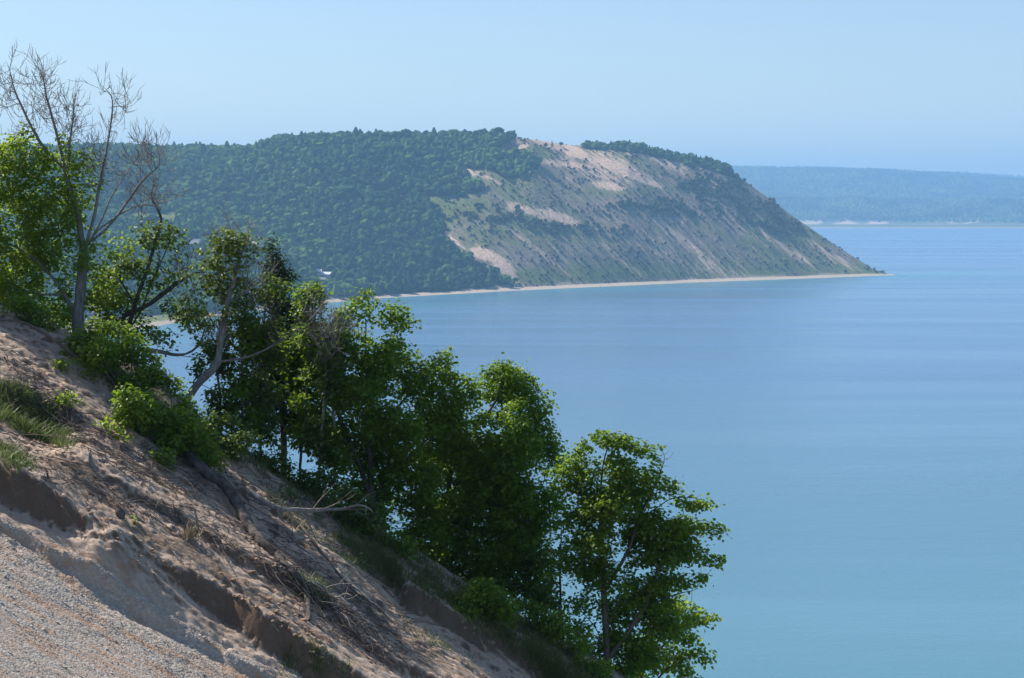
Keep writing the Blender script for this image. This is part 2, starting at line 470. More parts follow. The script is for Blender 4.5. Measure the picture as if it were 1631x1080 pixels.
sa = t.ramp(sa, [(0.24, 0.0), (0.78, 1.0)])
base = t.mix(sa, base, (0.62, 0.44, 0.31))
base = t.mix(t.ramp(fine, [(0.55, 0.0), (0.75, 0.7)]), base, (0.05, 0.06, 0.03))
base = t.mix(sp.outputs[2], base, (0.03, 0.05, 0.02))
base = t.mix(mb, base, t.mix(fine, (0.34, 0.28, 0.21), (0.52, 0.43, 0.33)))
t.setb(Base_Color=base, Roughness=1.0, Specular_IOR_Level=0.0, Normal=t.bump(t.math('ADD', st2, fine), 0.8, 3.0))
M['headland'] = t.m
hl = mesh('headland_terrain', HP.reshape(-1, 3), [grid_faces(len(upx), len(row_t))], M['headland'],
          attrs={'mask': np.stack([np.clip(smask, 0, 1.1), gmask, fmask], -1).reshape(-1, 3), 'beach': beachm.ravel()})
tag(hl, kind='structure')

# --- crowns for the woods
def ico(sub):
    import bmesh
    bm = bmesh.new(); bmesh.ops.create_icosphere(bm, subdivisions=sub, radius=1)
    v = np.array([x.co[:] for x in bm.verts]); f = np.array([[q.index for q in p.verts] for p in bm.faces]); bm.free()
    return v, f
ICO1 = ico(1); ICO2 = ico(2)
def crown_variants(n, seed, conif=False, cut=-0.45):
    rng = np.random.default_rng(seed); out = []
    v0, f0 = ICO2
    keep = (v0[f0].mean(1)[:, 2] > cut)
    f = f0[keep]; used = np.unique(f); mp = -np.ones(len(v0), int); mp[used] = np.arange(len(used)); f = mp[f]; v0 = v0[used]
    for i in range(n):
        v = v0 * (1 + 0.26 * rng.standard_normal((len(v0), 1)))
        if conif:
            zz = (v[:, 2] + 0.5) / 1.5
            v = v * np.stack([1 - 0.75 * np.clip(zz, 0, 1), 1 - 0.75 * np.clip(zz, 0, 1), np.full(len(v), 1.7)], 1)
        out.append((v, f))
    return out
def scatter(name, pts, rad, squash, variants, mat, seed, col=None, sink=0.2):
    rng = np.random.default_rng(seed); n = len(pts)
    idx = rng.integers(0, len(variants), n); ang = rng.random(n) * 6.283
    rnd = rng.random(n) if col is None else col
    Vs, Fs, R = [], [], []; off = 0
    for k, (v, f) in enumerate(variants):
        s = np.where(idx == k)[0]
        if not len(s): continue
        c, q = np.cos(ang[s])[:, None], np.sin(ang[s])[:, None]
        x = v[None, :, 0] * c - v[None, :, 1] * q; y = v[None, :, 0] * q + v[None, :, 1] * c; z = np.repeat(v[None, :, 2], len(s), 0)
        P_ = np.stack([x, y, z * squash], -1) * rad[s][:, None, None]
        P_ += pts[s][:, None, :]; P_[:, :, 2] += (rad[s] * (squash - sink))[:, None]
        Vs.append(P_.reshape(-1, 3)); Fs.append((f[None] + (off + np.arange(len(s)) * len(v))[:, None, None]).reshape(-1, 3))
        R.append(np.repeat(rnd[s], len(v))); off += len(s) * len(v)
    return mesh(name, np.concatenate(Vs), [np.concatenate(Fs)], mat, smooth=False, attrs={'rnd': np.concatenate(R)})
def far_leaf(name, c0, c1, ns=0.5, origin='World'):
    t = NT(name)
    n = t.noise(t.coord(which=origin), ns, 4, 0.7)
    c = t.mix(t.attr('rnd', True), c0, c1)
    c = t.mix(t.ramp(n, [(0.4, 0.0), (0.62, 0.55)]), c, tuple(v * 0.4 for v in c0))
    t.setb(Base_Color=c, Roughness=0.9, Specular_IOR_Level=0.05, Normal=t.bump(n, 1.0, 1.2))
    return t.m
M['wood'] = far_leaf('wood', (0.024, 0.070, 0.018), (0.120, 0.200, 0.036))
M['bush'] = far_leaf('bush', (0.035, 0.055, 0.022), (0.075, 0.095, 0.035), 0.9)

rng = np.random.default_rng(4)
def land_pts(spacing, x0, x1, y0, y1, seed):
    r = np.random.default_rng(seed)
    gx_, gy2 = np.meshgrid(np.arange(x0, x1, spacing), np.arange(y0, y1, spacing))
    p = np.stack([gx_.ravel(), gy2.ravel()], 1) + r.uniform(-0.45, 0.45, (gx_.size, 2)) * spacing
    px = CX + F * p[:, 0] / p[:, 1]
    ds = d_shore(px)
    m = (px > -250) & (px < 1424) & (p[:, 1] > ds + 34) & (p[:, 1] < np.interp(px, crest_px, crest_d) + 90)
    p = p[m]; px = px[m]
    z = HL(px, p[:, 1]); P3 = np.stack([p[:, 0], p[:, 1], z], 1)
    qx, qy = project(P3)
    return P3, qx, qy
LP, qx, qy = land_pts(10.2, -1400, 700, 1850, 4050, 21)
jx = 7 * fbm(qx * 0.05, qy * 0.05, 11, 3); jy = 5 * fbm(qx * 0.05, qy * 0.05, 12, 3)
CLEAR = [(205, 340, 285, 352), (500, 434, 532, 448), (300, 388, 322, 392), (398, 390, 414, 394), (130, 486, 165, 512)]
inclear = np.zeros(len(qx), bool)
for (a, b, c, d) in CLEAR: inclear |= (qx > a) & (qx < c) & (qy > b) & (qy < d + 10)
hide = inclear
wm = inpoly(qx + jx, qy + jy, FOREST) & ~hide
wm2 = inpoly(qx + jx * .5, qy + jy * .5, FOREST2)
low = sst(330, 480, qy)
pts = LP[wm | wm2]; n = len(pts)
rad = (3.6 + 5.2 * rng.random(n) ** 1.8) * (1 + 0.35 * fbm(pts[:, 0] * 0.012, pts[:, 1] * 0.008, 42, 3)) * (1 - 0.3 * wm2[wm | wm2])
colr = np.clip(0.42 + 0.75 * fbm(pts[:, 0] * 0.006, pts[:, 1] * 0.006, 41, 3) + 0.3 * rng.standard_normal(n), 0, 1)
w = scatter('woodland', pts, rad, 0.95, crown_variants(8, 5) + crown_variants(1, 6, True), M['wood'], 6, colr)
tag(w, 'dense blue-green broadleaf wood covering the left half of the headland', 'wood', kind='stuff')
print('crowns', n)
# scrub on the open bluff
BP, bx_, by_ = land_pts(6.0, -200, 700, 2400, 3450, 22)
inF = inpoly(bx_ , by_, FOREST) | inpoly(bx_, by_, FOREST2)
sjx = bx_ + 22 * fbm(bx_ * 0.04, by_ * 0.06, 56, 3); sjy = by_ + 14 * fbm(bx_ * 0.035, by_ * 0.08, 57, 3)
isS = (inpoly(sjx, sjy, SCRUB) | inpoly(sjx, sjy, SCRUB2) | inpoly(sjx, sjy, SCRUB3)) & (fbm(bx_ * 0.06, by_ * 0.12, 58, 3) > -0.25)
sm = np.zeros(len(bx_))
for (cx, cy, a, b, th, s) in SANDS:
    c_, s_ = math.cos(math.atan(th)), math.sin(math.atan(th)); ux = bx_ - cx; uy = by_ - cy
    sm = np.maximum(sm, s * np.exp(-((((ux * c_ + uy * s_) / a) ** 2 + ((-ux * s_ + uy * c_) / b) ** 2) * 0.8) ** 1.5))
pr = 0.34 + 0.55 * isS + 0.35 * fbm(bx_ * 0.03, by_ * 0.05, 55, 3)
pr = pr * (1 - np.clip(sm * 1.3, 0, 0.95))
sel = (~inF) & (rng.random(len(bx_)) < pr) & (bx_ > 660)
pts = BP[sel]; n = len(pts)
rad = np.where(isS[sel], 1.2 + 3.0 * rng.random(n) ** 1.5, 0.6 + 1.9 * rng.random(n) ** 2)
b = scatter('bluff_scrub', pts, rad, 1.0, crown_variants(6, 9), M['bush'], 8)
tag(b, 'low dark scrub dotted over the open sandy face of the headland', 'scrub', kind='stuff')
print('scrub', n)

# --- single trees that stand out on the headland
def tuft_tree_mesh(seed, conif):
    r = np.random.default_rng(seed); Vs, Fs = [], []; off = 0
    vv, ff = ICO1
    n = 60 if not conif else 46
    for i in range(n):
        if conif:
            zz = r.random(); rr = (1 - zz) * 2.3 * math.sqrt(r.random()); s = 0.75 * (1.15 - zz)
            c = np.array([math.cos(i * 2.4) * rr, math.sin(i * 2.4) * rr, 1.2 + zz * 8.2]); sc = np.array([s, s, s * 0.6])
        else:
            d = r.standard_normal(3); d /= np.linalg.norm(d); c = d * np.array([3.2, 3.2, 2.7]) * r.random() ** 0.4 + np.array([0, 0, 5.2]); s = r.uniform(0.7, 1.5); sc = np.array([s, s, s * 0.8])
        v = vv * (1 + 0.2 * r.standard_normal((len(vv), 1))) * sc + c
        Vs.append(v); Fs.append(ff + off); off += len(v)
    return np.concatenate(Vs), np.concatenate(Fs)
def cone_trunk(h, r0, lean=0.0):
    a = np.arange(6) / 6 * 6.283
    V_ = []; 
    for k, zz in enumerate([-1.0, 0.3 * h, h]):
        rr = r0 * [1.15, 0.9, 0.25][k]
        V_.append(np.stack([np.cos(a) * rr + lean * zz, np.sin(a) * rr, np.full(6, zz)], 1))
    F_ = [[k * 6 + i, k * 6 + (i + 1) % 6, (k + 1) * 6 + (i + 1) % 6, (k + 1) * 6 + i] for k in range(2) for i in range(6)]
    return np.concatenate(V_), np.array(F_)
proto = {}
for kind, conif in (('round', False), ('conifer', True)):
    for vv_ in range(3):
        v, f = tuft_tree_mesh(50 + vv_ + 10 * conif, conif)
        me = mesh('crown', v, [f], M['wood'], smooth=False, attrs={'rnd': np.random.default_rng(vv_).random(len(v)) * 0.6})
        tv, tf = cone_trunk(6.0 if not conif else 8.5, 0.28)
        tr = mesh('trunk', tv, [tf], M['bark'])
        proto[kind, vv_] = [me, tr, 0]
def place_far_tree(kind, px, py, size, label, group, k):
    cr, tr, used = proto[kind, k % 3]
    p = land_hit(px, py)
    e = empty('bluff_tree' if kind == 'round' else 'bluff_conifer', p); e.scale = (size, size, size); e.rotation_euler[2] = k * 1.3
    if used: cr = cr.copy(); tr = tr.copy(); COL.objects.link(cr); COL.objects.link(tr)
    proto[kind, k % 3][2] = 1
    cr.parent = e; tr.parent = e
    tag(e, label, 'tree', group)
place_far_tree('round', 850, 262, 1.9, 'dark round tree alone below the grassy top of the headland', None, 0)
place_far_tree('round', 841, 268, 1.4, 'smaller round tree just left of the lone dark round tree on the headland', None, 1)
place_far_tree('conifer', 879, 236, 1.5, 'narrow upright tree on the skyline beside the upper sand blowout', None, 2)
place_far_tree('round', 869, 236, 1.0, 'low rounded skyline tree just left of the narrow upright one', None, 2)
place_far_tree('round', 893, 234, 1.0, 'low pale skyline tree just right of the narrow upright one', None, 0)
place_far_tree('conifer', 855, 350, 1.0, 'small conifer standing in the pale slide at mid height of the bluff', None, 0)
rr_ = random.Random(12)
ORD = 'first second third fourth fifth sixth seventh eighth ninth tenth eleventh twelfth'.split()
k = 0
for (cx, cy, sx, sy, num, where, kind) in [(952, 338, 24, 6, 12, 'above the middle of the bluff', 'conifer'), (1045, 322, 40, 8, 16, 'in the scrub belt right of the slide', 'conifer'),
        (1190, 330, 45, 16, 26, 'on the right shoulder of the headland', 'conifer'), (1115, 290, 30, 10, 12, 'below the wooded right brow of the headland', 'round'), (750, 345, 40, 7, 16, 'in the scrub band right of the wood', 'conifer'),
        (1000, 372, 60, 8, 12, 'on the old track line across the bluff', 'conifer'), (820, 452, 14, 3, 4, 'at the foot of the lower sand slide', 'round'), (765, 378, 12, 4, 3, 'above the lower sand slide', 'conifer'),
        (1290, 395, 30, 12, 8, 'low on the right slope of the headland', 'conifer')]:
    num = min(num, 12)
    for i, px in enumerate(sorted(cx + rr_.gauss(0, 0.5) * sx for _ in range(num))):
        py = cy + rr_.gauss(0, 0.5) * sy + (px - cx) * 0.25
        s_ = rr_.uniform(0.5, 1.0)
        place_far_tree(kind, px, py, s_, '%s from left of the %s %s' % (ORD[i], 'small conifers' if kind == 'conifer' else 'small round trees', where), 'small trees ' + where, k); k += 1

# --- far shore and its ridges
far_px = np.arange(500, 2700, 3.0)
def FS(px, d):
    px = np.asarray(px, float); d = np.asarray(d, float)
    x = (px - CX) / F * d
    ds = 8790 + 250 * np.sin(px * 0.004) * sst(1500, 2400, px)
    o = d - ds
    z = np.clip(o, -50, 60) / 60 * 3.0 + sst(60, 900, o) * 10
    z = z + 4 * sst(60, 400, o) + 9 * sst(420, 560, o) * (0.6 + 0.6 * fbm(px * 0.02, px * 0, 67, 3)) * np.interp(px, [1280, 1420, 1631], [1.3, 0.8, 0.3]) + 11 * sst(560, 620, o + 30 * fbm(px * 0.03, d * 0.004, 60, 3))                   # pines behind the beach
    top1 = 88 + 18 * fbm(px * 0.006, px * 0 + 2, 61, 3) + np.interp(px, [1100, 1400, 1631, 2200], [34, 14, 4, 0])
    z = z + top1 * sst(500, 1900, o) ** 1.2
    crest = np.interp(px, [500, 1170, 1300, 1390, 1450, 1500, 1560, 1631, 2000, 2700], [262, 268, 270, 271, 276, 278, 282, 286, 292, 300])
    zt = EYE + vrow(crest) * 13200
    z = z + (zt - z) * sst(2600, 4300, o) + 30 * fbm(px * 0.016, d * 0.0006, 62, 4) * sst(1500, 3000, o) * (1 - sst(3600, 4300, o))
    zt2 = EYE + vrow(np.interp(px, [500, 1170, 1350, 1480, 1540, 1631, 2000, 2700], [264, 266, 268, 275, 276, 281, 290, 296])) * 17500
    z = np.where(d > 14500, zt2 - np.abs(d - 17500) * 0.03, z)
    return z, o
far_d = np.concatenate([np.linspace(8500, 9200, 90), np.linspace(9210, 14400, 260), np.linspace(14450, 19000, 24)])
UU, DD = np.meshgrid(far_px, far_d)
FZ, OO = FS(UU, DD)
FXx = (UU - CX) / F * DD
woods = sst(575, 600, OO + 30 * fbm(UU * 0.03, DD * 0.004, 60, 3))
FZ = FZ + woods * 26 * fbm(FXx * 0.0016, DD * 0.0011, 64, 4) * sst(700, 1600, OO) + woods * 11.0 * np.random.default_rng(3).standard_normal(FZ.shape) * 0.5
sandf = (1 - sst(25, 45, OO)) + 0.95 * sst(420, 450, OO) * (1 - sst(570, 600, OO)) * sst(0.0, 0.25, fbm(UU * 0.035, DD * 0.006, 66, 4) + 0.30 - 0.0014 * np.clip(UU - 1290, 0, 330))
t = NT('far_shore_ground')
fn = t.noise(t.coord((1, 0.6, 1), which='World'), 0.0045, 8, 0.75)
fc = t.mix(t.ramp(fn, [(0.40, 0.0), (0.60, 1.0)]), (0.006, 0.020, 0.008), (0.090, 0.130, 0.040))
spf = t.n('ShaderNodeSeparateColor'); t.l(t.attr('mask'), spf.inputs[0])
c = t.mix(spf.outputs[1], (0.13, 0.14, 0.075), fc)
c = t.mix(spf.outputs[0], c, (0.46, 0.37, 0.27))
t.setb(Base_Color=c, Roughness=1.0, Specular_IOR_Level=0.0)
fs = mesh('far_shore_hills', np.stack([FXx, DD, FZ], -1).reshape(-1, 3), [grid_faces(len(far_px), len(far_d))], t.m, smooth=False,
          attrs={'mask': np.stack([np.clip(sandf, 0, 1), woods, woods], -1).reshape(-1, 3)})
tag(fs, kind='structure')

# --- the lake
t = NT('lake_water')
pos = t.n('ShaderNodeNewGeometry').outputs['Position']
sx = t.n('ShaderNodeSeparateXYZ'); t.l(pos, sx.inputs[0])
def wmap(sc_, loc=0.0):
    mp = t.n('ShaderNodeMapping'); mp.inputs['Scale'].default_value = sc_; mp.inputs['Location'].default_value = (loc, loc * 2, 0); t.l(pos, mp.inputs[0]); return mp.outputs[0]
w1 = t.noise(wmap((0.22, 0.55, 1)), 1.0, 5, 0.68)
w2 = t.noise(wmap((0.035, 0.08, 1), 3), 1.0, 4, 0.6)
slick = t.noise(wmap((0.0007, 0.0060, 1), 5), 1.0, 5, 0.62, 0.6)
big = t.noise(wmap((0.0006, 0.0016, 1), 9), 1.0, 4, 0.6)
slk = t.ramp(slick, [(0.40, 0.0), (0.62, 1.0)])
dist = t.math('DIVIDE', sx.outputs[1], 3000.0, True)
deep = t.mix(t.ramp(dist, [(0.12, 0.0), (0.26, 0.55), (0.5, 1.0)]), (0.085, 0.220, 0.250), (0.095, 0.180, 0.290))
shal = t.attr('shallow', True)
wc = t.mix(t.math('MULTIPLY', shal, 0.9), deep, (0.045, 0.210, 0.250))
wc = t.mix(t.math('MULTIPLY', t.ramp(big, [(0.4, 0.0), (0.65, 1.0)]), 0.25), wc, (0.055, 0.145, 0.235))
t.setb(Base_Color=wc, Roughness=t.mix(slk, 0.17, 0.29), IOR=1.333, Specular_IOR_Level=0.5)
hh = t.math('ADD', t.math('MULTIPLY', w1, 1.0), t.math('MULTIPLY', w2, 2.2))
bmp = t.n('ShaderNodeBump', i_Distance=1.3); t.l(hh, bmp.inputs['Height'])
t.l(t.math('ADD', 0.13, t.math('MULTIPLY', slk, 0.15)), bmp.inputs['Strength'])
t.l(bmp.outputs[0], t.b.inputs['Normal'])
wx = np.linspace(-6000, 14000, 160); wy = np.concatenate([np.linspace(-400, 1600, 20), np.linspace(1620, 3500, 180), np.linspace(3600, 13000, 40)])
WX, WY = np.meshgrid(wx, wy)
# finer columns where the shallows are
wx = np.concatenate([np.linspace(-6000, -700, 30), np.linspace(-690, 900, 200), np.linspace(950, 14000, 50)])
WX, WY = np.meshgrid(wx, wy)
pxw = CX + F * WX / np.maximum(WY, 50)
off = d_shore(np.clip(pxw, -900, 1424)) - WY + np.clip(pxw - 1424, 0, None) * 1.2
sh = np.exp(-np.clip(off, 0, None) / 210) * (0.75 + 0.6 * fbm(WX * 0.01, WY * 0.02, 80, 3))
sh = np.where((WY > 1500) & (off > -60), np.clip(sh, 0, 1), 0)
lake = mesh('lake_water', np.stack([WX, WY, WX * 0], -1).reshape(-1, 3), [grid_faces(len(wx), len(wy))], t.m, attrs={'shallow': sh.ravel()})
tag(lake, kind='structure')

# --- haze
import bmesh
bm = bmesh.new(); bmesh.ops.create_cube(bm, size=1.0)
me = bpy.data.meshes.new('haze'); bm.to_mesh(me); bm.free()
hz = bpy.data.objects.new('haze', me); COL.objects.link(hz)
z0, z1 = -30.0, 520.0
hz.scale = (30000, 21500, z1 - z0); hz.location = (3000, 9500, (z0 + z1) / 2)
t = NT('haze_air'); t.t.nodes.remove(t.b)
pv = t.n('ShaderNodeVolumePrincipled'); pv.inputs['Density'].default_value = HAZE; pv.inputs['Color'].default_value = (*HAZE_COL, 1)
pv.inputs['Anisotropy'].default_value = 0.1
t.l(pv.outputs[0], t.out.inputs['Volume'])
me.materials.append(t.m)
tag(hz, kind='stuff')

# ------------------------------------------------------------------ houses of the village across the bay
t = NT('house_white'); t.setb(Base_Color=(0.72, 0.72, 0.70), Roughness=0.7); M['hwhite'] = t.m
t = NT('house_tan'); t.setb(Base_Color=(0.42, 0.36, 0.28), Roughness=0.8); M['htan'] = t.m
t = NT('roof_grey'); t.setb(Base_Color=t.mix(t.noise(t.coord(), 1.5), (0.22, 0.22, 0.24), (0.34, 0.34, 0.36)), Roughness=0.8); M['roof'] = t.m
t = NT('roof_pale'); t.setb(Base_Color=t.mix(t.noise(t.coord(), 1.5), (0.55, 0.56, 0.58), (0.7, 0.7, 0.72)), Roughness=0.6); M['roofp'] = t.m
t = NT('window_glass'); t.setb(Base_Color=(0.03, 0.04, 0.05), Roughness=0.1); M['glass'] = t.m
def boxv(x0, x1, y0, y1, z0, z1):
    v = np.array([[x, y, z] for z in (z0, z1) for y in (y0, y1) for x in (x0, x1)], float)
    f = np.array([[0, 2, 3, 1], [4, 5, 7, 6], [0, 1, 5, 4], [2, 6, 7, 3], [0, 4, 6, 2], [1, 3, 7, 5]])
    return v, f
def house(px, py, L, Wd, Hh, rot, wall, roof, label, group=None, lift=0):
    p = land_hit(px, py); p[2] += lift
    e = empty('house', p); e.rotation_euler[2] = rot
    v, f = boxv(-L / 2, L / 2, -Wd / 2, Wd / 2, -4, Hh)
    rh = Wd * 0.42
    gv = np.array([[-L / 2, -Wd / 2, Hh], [-L / 2, Wd / 2, Hh], [-L / 2, 0, Hh + rh], [L / 2, -Wd / 2, Hh], [L / 2, Wd / 2, Hh], [L / 2, 0, Hh + rh]])
    mesh('wall', np.concatenate([v, gv]), [f, np.array([[8, 10, 9], [11, 12, 13]])], wall, e, smooth=False)
    o_ = 0.6; tk = 0.3
    rv = []
    for s in (-1, 1):
        a = np.array([[-L / 2 - o_, s * (Wd / 2 + o_), Hh - 0.25], [L / 2 + o_, s * (Wd / 2 + o_), Hh - 0.25], [L / 2 + o_, 0, Hh + rh + 0.05], [-L / 2 - o_, 0, Hh + rh + 0.05]])
        rv += [a, a + np.array([0, 0, tk])]
    fs_ = []
    for s in range(2):
        b0 = s * 8
        fs_ += [[b0, b0 + 1, b0 + 2, b0 + 3], [b0 + 4, b0 + 5, b0 + 6, b0 + 7], [b0, b0 + 1, b0 + 5, b0 + 4], [b0 + 1, b0 + 2, b0 + 6, b0 + 5], [b0 + 3, b0, b0 + 4, b0 + 7], [b0 + 2, b0 + 3, b0 + 7, b0 + 6]]
    mesh('roof', np.concatenate(rv), [np.array(fs_)], roof, e, smooth=False)
    nwin = max(2, int(L / 4))
    for i in range(nwin):
        xc = -L / 2 + (i + 0.5) * L / nwin
        v, f = boxv(xc - 0.7, xc + 0.7, -Wd / 2 - 0.08, -Wd / 2 + 0.1, Hh * 0.35, Hh * 0.35 + 1.5)
        mesh('window', v, [f], M['glass'], e, smooth=False)
    tag(e, label, 'house', group)
house(506, 437, 10, 7, 4, 0.2, M['hwhite'], M['roofp'], 'white house highest in the wooded clearing across the bay', lift=-1)
house(521, 441, 13, 7, 4, -0.3, M['hwhite'], M['roofp'], 'long white house in the middle of the wooded clearing across the bay', lift=-1)
house(513, 449, 9, 6, 4, 0.1, M['htan'], M['roof'], 'tan house lowest in the wooded clearing across the bay', lift=-1)
house(306, 394, 18, 10, 5, 0.1, M['hwhite'], M['roof'], 'white grey-roofed house between the bare twigs and the left trees', lift=0)
house(314, 391, 11, 8, 5, 0.5, M['hwhite'], M['roof'], 'small grey-roofed house right behind the white grey-roofed one', lift=0)
house(406, 394, 14, 9, 4, 0.0, M['htan'], M['roofp'], 'low tan house left of the dark conifer top', lift=0)
house(143, 500, 13, 9, 5, 0.3, M['hwhite'], M['roof'], 'white house near the water seen just right of the big forked trunk', lift=1)
house(156, 505, 10, 8, 4, -0.2, M['htan'], M['roof'], 'low tan house by the water right of the white one beside the forked trunk', lift=1)

# ------------------------------------------------------------------ trees: skeleton growth
def colonize(limbs, clumps, step, n_attr, kill, infl, seed, iters=90, up=0.05, jit=0.18, gap=0.0):
    """limbs: list of world polylines; clumps: list of (centre, radii, count weight).
    returns nodes, parents"""
    r = np.random.default_rng(seed)
    N = []; Par = []
    for li, L in enumerate(limbs):
        L = [np.asarray(p, float) for p in L]
        if li == 0: prev = -1
        else:
            A = np.array(N); prev = int(np.argmin(((A - L[0]) ** 2).sum(1)))
            L = [A[prev]] + L[1:] if np.linalg.norm(A[prev] - L[0]) < 0.6 else [A[prev]] + L
        for a, b in zip(L[:-1], L[1:]):
            k = max(1, int(np.linalg.norm(b - a) / step))
            for i in range(k):
                p = a + (b - a) * (i / k) if (prev == -1 or i > 0) else None
                if p is None: continue
                p = p + r.uniform(-1, 1, 3) * step * 0.13
                N.append(p); Par.append(prev); prev = len(N) - 1
            
        N.append(L[-1]); Par.append(prev)
    w = np.array([c[2] * c[1][0] * c[1][1] * c[1][2] for c in clumps]); w = w / w.sum()
    cnt = np.maximum(3, (w * n_attr)).astype(int)
    at_ = []
    for (c, rad, _), k in zip(clumps, cnt):
        d = r.standard_normal((k, 3)); d /= np.linalg.norm(d, axis=1)[:, None]
        q = np.asarray(c) + d * (r.random((k, 1)) ** 0.45) * np.asarray(rad)
        if gap > 0:
            nz = vn(q[:, 0] * 1.9 + q[:, 1] * 0.7, q[:, 2] * 2.3 + q[:, 1] * 1.3, seed)
            q = q[(nz > -gap) | (np.arange(len(q)) < 3)]
        at_.append(q)
    A = np.concatenate(at_)
    N = np.array(N); Par = list(Par)
    near = np.full(len(A), -1); nd = np.full(len(A), 1e9)
    def upd(start):
        nonlocal near, nd
        new = N[start:]
        for c0 in range(0, len(new), 400):
            D = ((A[:, None, :] - new[None, c0:c0 + 400]) ** 2).sum(-1)
            j = D.argmin(1); dd = D[np.arange(len(A)), j]
            m = dd < nd; nd[m] = dd[m]; near[m] = start + c0 + j[m]
    upd(0)
    grown = set()
    for it in range(iters):
        act = (nd < infl * infl) if it > 3 else np.ones(len(A), bool)
        if not act.any():
            act = nd < nd.min() * 1.5 + 1e-6
        if len(A) == 0: break
        idx = near[act]; dirs = A[act] - N[idx]; dirs /= (np.linalg.norm(dirs, axis=1)[:, None] + 1e-9)
        u, inv = np.unique(idx, return_inverse=True)
        sm_ = np.zeros((len(u), 3)); np.add.at(sm_, inv, dirs)
        nrm = np.linalg.norm(sm_, axis=1); ok = nrm > 0.05
        sm_ = sm_[ok] / nrm[ok][:, None]; u = u[ok]
        sm_ = sm_ + np.array([0, 0, up]) + r.uniform(-1, 1, sm_.shape) * jit
        sm_ /= np.linalg.norm(sm_, axis=1)[:, None]
        newp = N[u] + sm_ * step
        # a bud that would only retrace a twig already grown is spent: drop the attractor that keeps asking for it
        key = [(int(q), round(float(v[0]) * 2.2), round(float(v[1]) * 2.2), round(float(v[2]) * 2.2)) for q, v in zip(u, sm_)]
        fresh = np.array([kk not in grown for kk in key], bool); grown.update(key)
        stale = set(u[~fresh].tolist())
        u = u[fresh]; newp = newp[fresh]
        if len(u):
            s0 = len(N); N = np.concatenate([N, newp]); Par += list(u)
            upd(s0)
        keep = nd > kill * kill
        if stale:
            keep &= ~np.isin(near, list(stale)) | (r.random(len(near)) > 0.5)
        A = A[keep]; nd = nd[keep]; near = near[keep]
        if len(A) == 0 or len(N) > 14000: break
    return N, np.array(Par)

def radii(N, Par, r0, p=2.3, rmax=None, conv=1.3):
    n = len(N); val = np.zeros(n); hasch = np.zeros(n, bool); hasch[Par[Par >= 0]] = True
    order = np.arange(n)[::-1]
    r = np.zeros(n)
    for i in order:
        v = val[i] if hasch[i] and val[i] > 0 else r0 ** p
        r[i] = v ** (1 / p)
        if Par[i] >= 0: val[Par[i]] += v
    if rmax is not None:
        m = r.max(); g = math.log(rmax / r0) / math.log(m / r0)
        r = r0 * (r / r0) ** g
        L = math.log(rmax / r0); r = r0 * np.exp(L * (np.log(r / r0) / L).clip(0, 1) ** conv)
    return r, ~hasch

def add_twigs(N, Par, clumps, count, seed):
    """fine bare twigs, mostly rising, on the limbs inside the given volumes"""
    r = np.random.default_rng(seed + 99); N = list(N); Par = list(Par); A = np.array(N)
    ins = np.zeros(len(A), bool)
    for (c, rad, _) in clumps: ins |= (((A - c) / (rad * 1.05)) ** 2).sum(1) < 1
    ids = np.where(ins)[0]
    if not len(ids): return np.array(N), np.array(Par)
    for i in r.choice(ids, count):
        t_ = A[i] - A[Par[i]] if Par[i] >= 0 else np.array([0, 0, 1.0])
        t_ = t_ / (np.linalg.norm(t_) + 1e-9)
        d = t_ * 0.8 + r.standard_normal(3) * 0.75 + np.array([0.05, 0, 0.55]); d /= np.linalg.norm(d)
        L = r.uniform(0.25, 0.85); m = 6; last = i; mids = []
        for k in range(m):
            d = d + r.standard_normal(3) * 0.13 + np.array([0, 0, 0.10]); d /= np.linalg.norm(d)
            N.append(N[last] + d * L / m); Par.append(last); last = len(N) - 1; mids.append((last, d))
        for q in range(r.integers(2, 4)):
            j, dd = mids[r.integers(1, 5)]; e = dd + r.standard_normal(3) * 0.6 + np.array([0, 0, .2]); e /= np.linalg.norm(e); last = j; L2 = L * r.uniform(.25, .55)
            for k in range(3):
                e = e + r.standard_normal(3) * 0.12 + np.array([0, 0, 0.10]); e /= np.linalg.norm(e)
                N.append(N[last] + e * L2 / 3); Par.append(last); last = len(N) - 1
    return np.array(N), np.array(Par)

